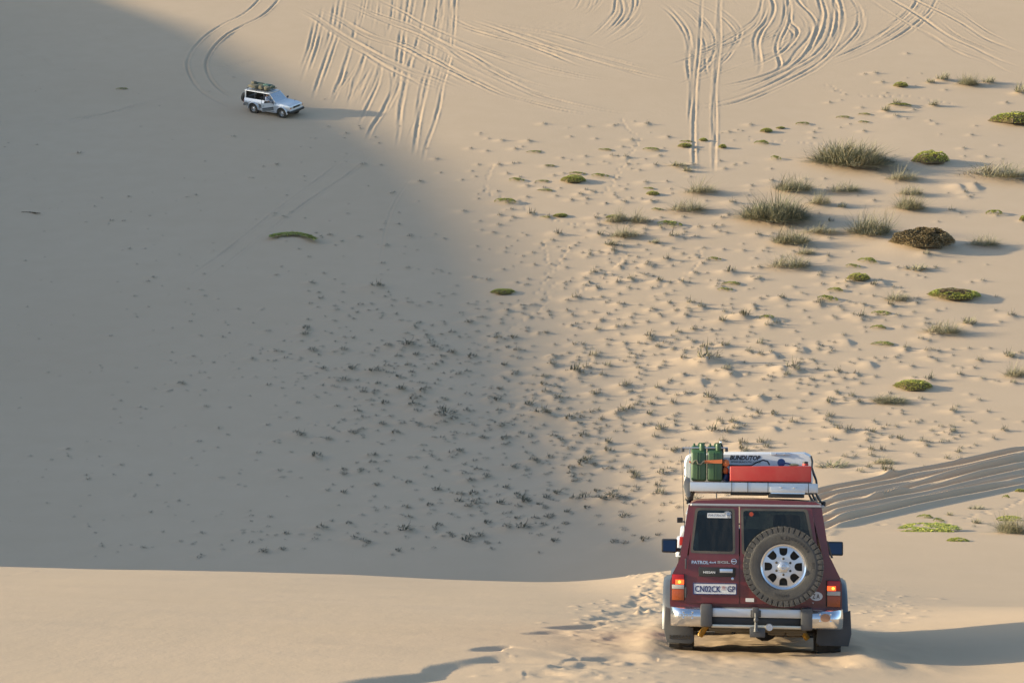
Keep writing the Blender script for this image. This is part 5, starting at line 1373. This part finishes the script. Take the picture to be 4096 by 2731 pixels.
# jerry cans
def jerry(x0, x1, label):
    j = top('jerry_can', label, 'jerry can', 'jerry cans on the roof rack')
    w = x1 - x0; xc = (x0 + x1) / 2; z0, z1 = 2.0, 2.385
    b = B(); b.prism([(.045, z0), (.41, z0), (.41, z1 - .06), (.36, z1), (.17, z1), (.045, z1 - .075)], 'x', x0, x1, .028, 3)
    b.obj('can_body', M_CAN, j, 60)
    for dx in (-.014, .014): B().prism([(.037, z0 + .02), (.06, z0 + .02), (.06, z1 - .07), (.037, z1 - .09)], 'x', xc + dx - .005, xc + dx + .005, .002).obj('seam_rib', M_CAN, j)
    for dx in (-.05, 0, .05): B().tube([(xc + dx, .16, z1 - .01), (xc + dx, .17, z1 + .012), (xc + dx, .33, z1 + .012), (xc + dx, .34, z1 - .01)], .011, 8).obj('carry_handle', M_CAN, j)
    b = B(); b.lathe([(.001, z1 + .015), (.028, z1 + .012), (.031, z1 - .012), (.026, z1 - .06)], (xc + .035, .085, 0), 'z', 16); b.box((xc + .035, .10, z1 + .018), (.07, .03, .016), .004)
    b.obj('spout_cap', M_CAN, j)
    return j
jerry(-.692, -.532, 'green metal jerry can, left one on the roof rack'); jerry(-.520, -.358, 'green metal jerry can, right one beside the orange bundle')
# holder bar over the cans
hb_ = top('clamp_bar', 'thin metal clamp bar with padlocks across the two green jerry cans', 'bar')
xa, za = K(212, 136); xb, zb = K(525, 126)
B().tube([(xa, .10, za), (xb, .10, zb)], .009, 8).obj('rod', M_ALU, hb_)
B().tube([K(476, 92)[:1] + (.11,) + K(476, 92)[1:], K(488, 120)[:1] + (.11,) + K(488, 120)[1:], K(490, 200)[:1] + (.11,) + K(490, 200)[1:], K(497, 300)[:1] + (.12,) + K(497, 300)[1:]], .009, 8).obj('hook', M_BLACK, hb_)
x_, z_ = K(474, 90); B().lathe([(.001, -.016), (.013, -.010), (.016, 0), (.013, .010), (.001, .016)], (x_, .11, z_), 'z', 12).obj('knob', M_CHROME, hb_)
B().tube([(K(262, 135)[0], .10, za), (K(262, 135)[0], .10, 2.0)], .006, 6).obj('rod', M_ALU, hb_)
for cx_, cy_ in ((214, 150), (516, 140)):
    x_, z_ = K(cx_, cy_); B().box((x_, .10, z_), (.032, .03, .04), .006).obj('padlock', M_STEEL, hb_)
# strap round the cans
so = top('ratchet_strap', 'orange webbing strap with a metal hook round the green cans', 'strap')
def kp3(cx, cy, y): p = K(cx, cy); return (p[0], y, p[1])
b = B()
for A_, C_ in (((362, 228), (486, 222)),):
    b.quad([kp3(A_[0], A_[1] - 9, .034), kp3(C_[0], C_[1] - 14, .034), kp3(C_[0], C_[1] + 14, .034), kp3(A_[0], A_[1] + 9, .034)], (0, .004, 0))
b.obj('webbing', M_ORANGE, so)
B().quad([kp3(258, 222, .034), kp3(272, 228, .034), kp3(272, 244, .034), kp3(258, 236, .034)], (0, .004, 0)).obj('webbing', M_ORANGE, so)
B().tube([kp3(268, 236, .03), kp3(284, 244, .025), kp3(296, 224, .022), kp3(312, 220, .022), kp3(320, 242, .022), kp3(340, 246, .025), kp3(352, 230, .028), kp3(366, 226, .03)], .009, 8).obj('hook', mat('khaki_steel', (.2, .18, .13), .5, .4), so)
# orange bundle between cans and tank
def blob(name, label, cat, c, r, m_, seed, parent=None, M=None, flat=1.0):
    bm = bmesh.new(); bmesh.ops.create_icosphere(bm, subdivisions=3, radius=1)
    g = np.random.default_rng(seed); ph = g.uniform(0, 6, 6)
    for v in bm.verts:
        p = v.co.copy()
        k = 1 + .10 * math.sin(3 * p.x + ph[0]) * math.cos(4 * p.y + ph[1]) + .07 * math.sin(7 * p.z + ph[2] + 3 * p.x) + .05 * math.sin(9 * p.y + ph[3])
        q_ = Vector([math.copysign(abs(t) ** flat, t) for t in p])
        v.co = Vector((q_.x * r[0], q_.y * r[1], q_.z * r[2])) * k + Vector(c)
    b = B(); b.bm = bm
    o = b.obj(name, m_, parent, 60)
    if M is not None: o.matrix_world = M
    if parent is None: tag(o, label, cat)
    return o
x_, z_ = K(511, 232); blob('tow_rope_bundle', 'round orange bundle beside the right green can', 'bundle', (x_, .10, z_), (.042, .06, .04), M_ORANGE, 1, M=Mred)
x_, z_ = K(509, 282); blob('cloth_pouch', 'darker orange pouch hanging below the round orange bundle', 'pouch', (x_, .11, z_), (.034, .05, .04), mat('rust_cloth', (.36, .085, .02), .85), 2, M=Mred)
x_, z_ = K(512, 325); blob('blue_sack', 'dark blue sack between the green cans and the red tank', 'sack', (x_, .20, z_), (.05, .08, .06), M_BLUE, 3, M=Mred)
# red tank
tank = top('water_tank', 'long red plastic tank at the back of the roof rack', 'tank')
b = B(); p4 = [K(540, 252), K(1096, 232), K(1096, 352), K(540, 362)]
b.prism([(p4[0][0], p4[0][1]), (p4[1][0], p4[1][1] - .004), (p4[2][0], 2.0), (p4[3][0], 2.0)], 'y', .034, .27, .012, 3); b.obj('tank_body', M_TANK, tank, 60)
x_, z_ = K(1057, 226); b = B(); b.lathe([(.032, z_ - .01), (.032, z_ + .012), (.001, z_ + .014)], (x_, .12, 0), 'z', 20); b.obj('filler_neck', M_TANK, tank)
b = B(); b.lathe([(.029, z_ + .008), (.029, z_ + .034), (.001, z_ + .036)], (x_, .12, 0), 'z', 14); b.obj('tank_cap', M_BLACK, tank)
# hose, tap disc, cloth
ho = B().tube([kp3(525, 243, .30), kp3(600, 243, .30), kp3(690, 238, .30), kp3(735, 212, .31), kp3(770, 199, .32), kp3(800, 206, .32), kp3(815, 232, .31)], .008, 8).obj('hose', M_BLACK)
ho.matrix_world = Mred; tag(ho, 'thin black hose looping in front of the tent lettering', 'hose')
x_, z_ = K(896, 214); db = B(); db.lathe([(.001, .30), (.040, .305), (.044, .32), (.001, .33)], (x_, 0, z_ + .002), 'y', 24); db.tube([(x_ + .02, .31, z_), (x_ + .1, .31, z_ - .012)], .008, 8)
dd = db.obj('water_scoop', M_BLUE); dd.matrix_world = Mred; tag(dd, 'small dark blue round scoop behind the red tank', 'scoop')
x_, z_ = K(985, 226); blob('folded_cloth', 'pale yellow cloth lying behind the red tank', 'cloth', (x_, .33, z_), (.055, .06, .016), mat('pale_yellow_cloth', (.42, .36, .2), .9), 4, M=Mred)
# loose straps at the right end of the tent
ls = B().tube([kp3(1104, 160, .43), kp3(1112, 200, .40), kp3(1108, 240, .36), kp3(1118, 290, .2), kp3(1130, 330, .1), kp3(1134, 372, .05), kp3(1130, 398, .05)], [.010, .012, .010, .014, .012, .012, .006], 6).obj('loose_strap', M_BLACK)
ls.matrix_world = Mred; tag(ls, 'black strap hanging down the right end of the tent', 'strap')

# =================================================================== the far silver car, its driver's door open
far_px = hit([(1098, 452)])[0]
hd_ = R(-30)                                      # heading: to the right and towards us
fy = Vector((math.cos(hd_), math.sin(hd_), 0)); fx = Vector((fy.y, -fy.x, 0))
def gpose(x, y, fy, back=2.35, wheels=(.95, 3.80), half=.8):
    """a car's matrix from the sand heights under its four wheels"""
    c = Vector((x, y, 0)); fx = Vector((fy.y, -fy.x, 0))
    P = {}
    for i, yy in enumerate(wheels):
        for j, s in enumerate((-1, 1)):
            p = c + fy * (yy - back) + fx * (s * half); P[i, j] = Vector((p.x, p.y, ground_z(p.x, p.y)))
    f = ((P[1, 0] + P[1, 1]) - (P[0, 0] + P[0, 1])).normalized(); r = ((P[0, 1] + P[1, 1]) - (P[0, 0] + P[1, 0])).normalized()
    up = r.cross(f).normalized(); r = f.cross(up)
    mid = (P[0, 0] + P[0, 1] + P[1, 0] + P[1, 1]) / 4
    o = mid - f * ((wheels[0] + wheels[1]) / 2) - up * .05
    return Matrix(((r.x, f.x, up.x, o.x), (r.y, f.y, up.y, o.y), (r.z, f.z, up.z, o.z), (0, 0, 0, 1)))
Mfar = gpose(far_px[0], far_px[1], fy)
farc = empty('estate_off_road_car', Mfar, 'silver off-road car with roof luggage and open front door, far away in the shadow', 'car')
base_suv(farc, M_SILVER, 4.60, .95, 3.80, .42, 1.86, open_door=True, rimr=.22, windscreen_y=(3.10, 2.50))
for s in (-1, 1):
    B().quad([(s * .912, 1.50, .58), (s * .912, 3.28 if s < 0 else 2.0, .58), (s * .912, 3.28 if s < 0 else 2.0, .80), (s * .912, 1.50, .80)], (-s * .02, 0, 0)).obj('side_cladding', M_GREYC, farc)
    B().quad([(s * .916, 1.46, .80), (s * .916, 3.30 if s < 0 else 2.0, .80), (s * .916, 3.30 if s < 0 else 2.0, .86), (s * .916, 1.46, .86)], (-s * .02, 0, 0)).obj('side_stripe', M_STRIPE, farc)
    B().quad([(s * .912, .02, .60), (s * .912, .44, .60), (s * .912, .44, .86), (s * .912, .02, .86)], (-s * .02, 0, 0)).obj('rear_cladding', M_GREYC, farc)
    B().box((s * .93, 2.38, .42), (.16, 1.7, .05), .015).obj('side_step', M_ALU, farc)
    B().box((s * .80, 4.62, .90), (.10, .05, .08), .01).obj('indicator_lamp', M_AMBER, farc)
    B().box((s * .82, -.02, .95), (.12, .03, .26), .01).obj('tail_light', M_REDL, farc)
B().quad([(.903, 2.02, .55), (.903, 2.98, .55), (.903, 2.98, .95), (.80, 2.98, 1.2), (.80, 2.02, 1.2), (.903, 2.02, .95)], (.008, 0, 0)).obj('doorway_shade_panel', M_INT, farc)  # dark panel on the solid body, painting the shade of the open doorway
HM = Matrix.Translation((.915, 3.0, 0)) @ Matrix.Rotation(R(54), 4, 'Z')
dp_ = B(); dp_.quad([(0, 0, .56), (0, -.98, .56), (0, -.98, .95), (-.06, -.98, 1.2), (-.06, 0, 1.2), (0, 0, .95)], (-.05, 0, 0))
dro = dp_.obj('front_door', M_SILVER, farc); dro.matrix_basis = HM; dro['label'] = 'front door standing open'
B().quad([(.004, -.02, .58), (.004, -.96, .58), (.004, -.96, .80), (.004, -.02, .80)], (-.01, 0, 0)).obj('door_cladding', M_GREYC, dro)
B().quad([(.007, -.02, .80), (.007, -.96, .80), (.007, -.96, .86), (.007, -.02, .86)], (-.01, 0, 0)).obj('door_stripe', M_STRIPE, dro)
B().tube([(-.08, -.03, 1.2), (-.13, -.52, 1.73), (-.13, -.96, 1.75), (-.08, -.96, 1.2)], .018, 6).obj('window_frame', M_STRIPE, dro)
B().box((.012, -.85, 1.02), (.02, .14, .035), .006).obj('door_handle', M_STRIPE, dro)
B().box((0, -.06, .62), (1.7, .14, .16), .03).obj('rear_bumper', M_STRIPE, farc)
B().quad([(-.70, -.004, 1.24), (.70, -.004, 1.24), (.62, -.004, 1.72), (-.62, -.004, 1.72)], (0, .02, 0)).obj('rear_window', G_DARK, farc)
b = B(); b.lathe([(.001, -.46), (.30, -.46), (.38, -.43), (.41, -.34), (.41, -.20), (.30, -.16), (.001, -.16)], (.34, 0, 1.08), 'y', 32)
b.tube([(.34, -.30, 1.08), (.34, -.05, 1.08)], .05, 8); b.obj('spare_wheel', M_RUB, farc)
B().tube([(-.70, 3.9, 1.1), (-.72, 3.95, 1.22)], .02, 8).obj('wing_post', M_BLACK, farc)
b = B()
for x in (-.62, .62): b.tube([(x, .15, 1.95), (x, 2.25, 1.95)], .02, 6)
for y in (.15, .85, 1.55, 2.25): b.tube([(-.62, y, 1.95), (.62, y, 1.95)], .02, 6)
for x in (-.68, .68):
    for y in (.2, 1.1, 2.0): b.tube([(x * .92, y, 1.95), (x, y, 1.78)], .018, 6)
frk = b.obj('roof_rack', M_BLACK, farc)
LUG = [('canvas_bag', 'long khaki roof bag at the back of the far car', 'bag', (.22, .62, 2.09), (.33, .52, .14), M_KHAKI), ('canvas_bag', 'olive roof bag on the far side of the far car', 'bag', (-.32, .75, 2.11), (.28, .55, .15), M_OLIVE),
 ('duffel_bag', 'small khaki bag heaped highest at the back of the far car', 'bag', (-.15, .30, 2.26), (.20, .22, .12), M_KHAKI), ('duffel_bag', 'round khaki duffel bag in the middle of the far roof', 'bag', (.30, 1.45, 2.11), (.25, .28, .16), M_KHAKI),
 ('duffel_bag', 'round khaki duffel bag at the front of the far roof', 'bag', (.28, 1.98, 2.10), (.26, .26, .16), M_KHAKI), ('tarpaulin', 'dark green tarpaulin bundle on the far side of the roof', 'tarpaulin', (-.28, 1.55, 2.13), (.30, .42, .13), M_TEAL), ('duffel_bag', 'grey-green bag at the far front of the roof', 'bag', (-.28, 2.05, 2.08), (.26, .20, .12), M_OLIVE)]
for i, (nm, lb, ct, c, r, m_) in enumerate(LUG):
    o = blob(nm, lb, ct, c, r, m_, 20 + i, M=Mfar, flat=.7); o['group'] = 'luggage on the far car'

# the driver, leaning out over the open door
def person(M, label):
    J = {'pel': (0, 0, .02), 'bel': (.05, .04, .20), 'che': (.13, .07, .40), 'nek': (.19, .09, .55), 'hea': (.22, .11, .63), 'top': (.235, .12, .74),
         'shL': (-.02, .10, .50), 'elL': (.06, .32, .36), 'haL': (.16, .50, .42), 'shR': (.32, .02, .47), 'elR': (.46, .14, .26), 'haR': (.46, .38, .24), 'fiR': (.46, .46, .23), 'fiL': (.18, .57, .43),
         'hiL': (-.10, .04, 0), 'knL': (-.12, .46, .06), 'anL': (-.12, .50, -.36), 'hiR': (.11, .04, 0), 'knR': (.20, .44, .05), 'anR': (.26, .46, -.36), 'toL': (-.12, .64, -.42), 'toR': (.28, .60, -.42)}
    E = [('pel', 'bel'), ('bel', 'che'), ('che', 'nek'), ('nek', 'hea'), ('hea', 'top'), ('che', 'shL'), ('shL', 'elL'), ('elL', 'haL'), ('haL', 'fiL'), ('che', 'shR'), ('shR', 'elR'), ('elR', 'haR'), ('haR', 'fiR'),
         ('pel', 'hiL'), ('hiL', 'knL'), ('knL', 'anL'), ('anL', 'toL'), ('pel', 'hiR'), ('hiR', 'knR'), ('knR', 'anR'), ('anR', 'toR')]
    rad = dict(pel=.14, bel=.14, che=.155, nek=.06, hea=.095, top=.075, shL=.075, elL=.05, haL=.036, fiL=.028, shR=.075, elR=.05, haR=.036, fiR=.028, hiL=.10, knL=.07, anL=.05, toL=.04, hiR=.10, knR=.07, anR=.05, toR=.04)
    ks = list(J)
    me = bpy.data.meshes.new('person'); me.from_pydata([J[k] for k in ks], [(ks.index(a), ks.index(c)) for a, c in E], [])
    o = bpy.data.objects.new('person', me); COL.objects.link(o)
    o.modifiers.new('skin', 'SKIN'); sd = o.modifiers.new('sub', 'SUBSURF'); sd.levels = 2; sd.render_levels = 2
    for i, k in enumerate(ks):
        me.skin_vertices[0].data[i].radius = (rad[k], rad[k]); me.skin_vertices[0].data[i].use_root = (k == 'pel')
    bpy.context.view_layer.update()
    m2 = bpy.data.meshes.new_from_object(o.evaluated_get(bpy.context.evaluated_depsgraph_get()))
    bpy.data.objects.remove(o)
    for m_ in (mat('skin', (.34, .19, .12), .6), mat('pale_blue_shirt', (.46, .48, .56), .9, var=.1, bump=.2), mat('dark_trousers', (.04, .045, .06), .9), mat('dark_hair', (.03, .022, .016), .8)): m2.materials.append(m_)
    for p in m2.polygons:
        c = p.center; p.use_smooth = True
        arm = c.y > .34 and c.z > .15
        p.material_index = 2 if c.z < .10 and not arm else 0 if c.z > .535 or (arm and c.z > .15 and c.y > .30) else 1
        if c.z > .665 and c.y < .15 or (c.z > .60 and c.y < .07): p.material_index = 3
    body = add('person', m2); body.matrix_world = M
    tag(body, label, 'person')
    f = B(); h = Vector(J['hea'])
    f.lathe([(.001, 0), (.014, .01), (.016, .03)], (h.x + .02, h.y + .115, h.z + .0), 'z', 8); f.obj('nose', MATS['skin'], body)
    for s in (-1, 1): B().lathe([(.001, -.008), (.009, 0), (.001, .008)], (h.x + .02 + s * .035, h.y + .088, h.z + .03), 'y', 8).obj('eye', M_BLACK, body)
    return body
person(Mfar @ Matrix.Translation((.44, 2.12, 1.02)), 'person in a pale blue shirt leaning out of the open front door')

# =================================================================== the car ahead, nearly hidden by the maroon one
best = None
for t_ in np.arange(52, 80, .25):
    q_ = rays([(2832, 2292)])[0] * t_
    e_ = abs(q_[2] - float(zbase(np.array(q_[0]), np.array(q_[1]))))
    if best is None or e_ < best[0]: best = (e_, t_, q_)
print('leading car', best)
ah = best[2]
M3 = Matrix.Translation(Vector(ah)) @ Matrix.Rotation(R(-7.5), 4, 'Z') @ Matrix.Rotation(R(-11), 4, 'X')
lead = copy_tree(farc)
lead.matrix_world = M3
for ch in lead.children:
    if ch.name.startswith('front_door'): ch.matrix_basis = Matrix.Translation((.905, 3.0, 0)); del ch['label']
lead.name = 'leading_car'
tag(lead, 'silver car ahead, almost wholly hidden behind the left side of the maroon car', 'car')
scene.cycles.max_bounces = 7
scene.cycles.diffuse_bounces = 3
scene.cycles.transparent_max_bounces = 12
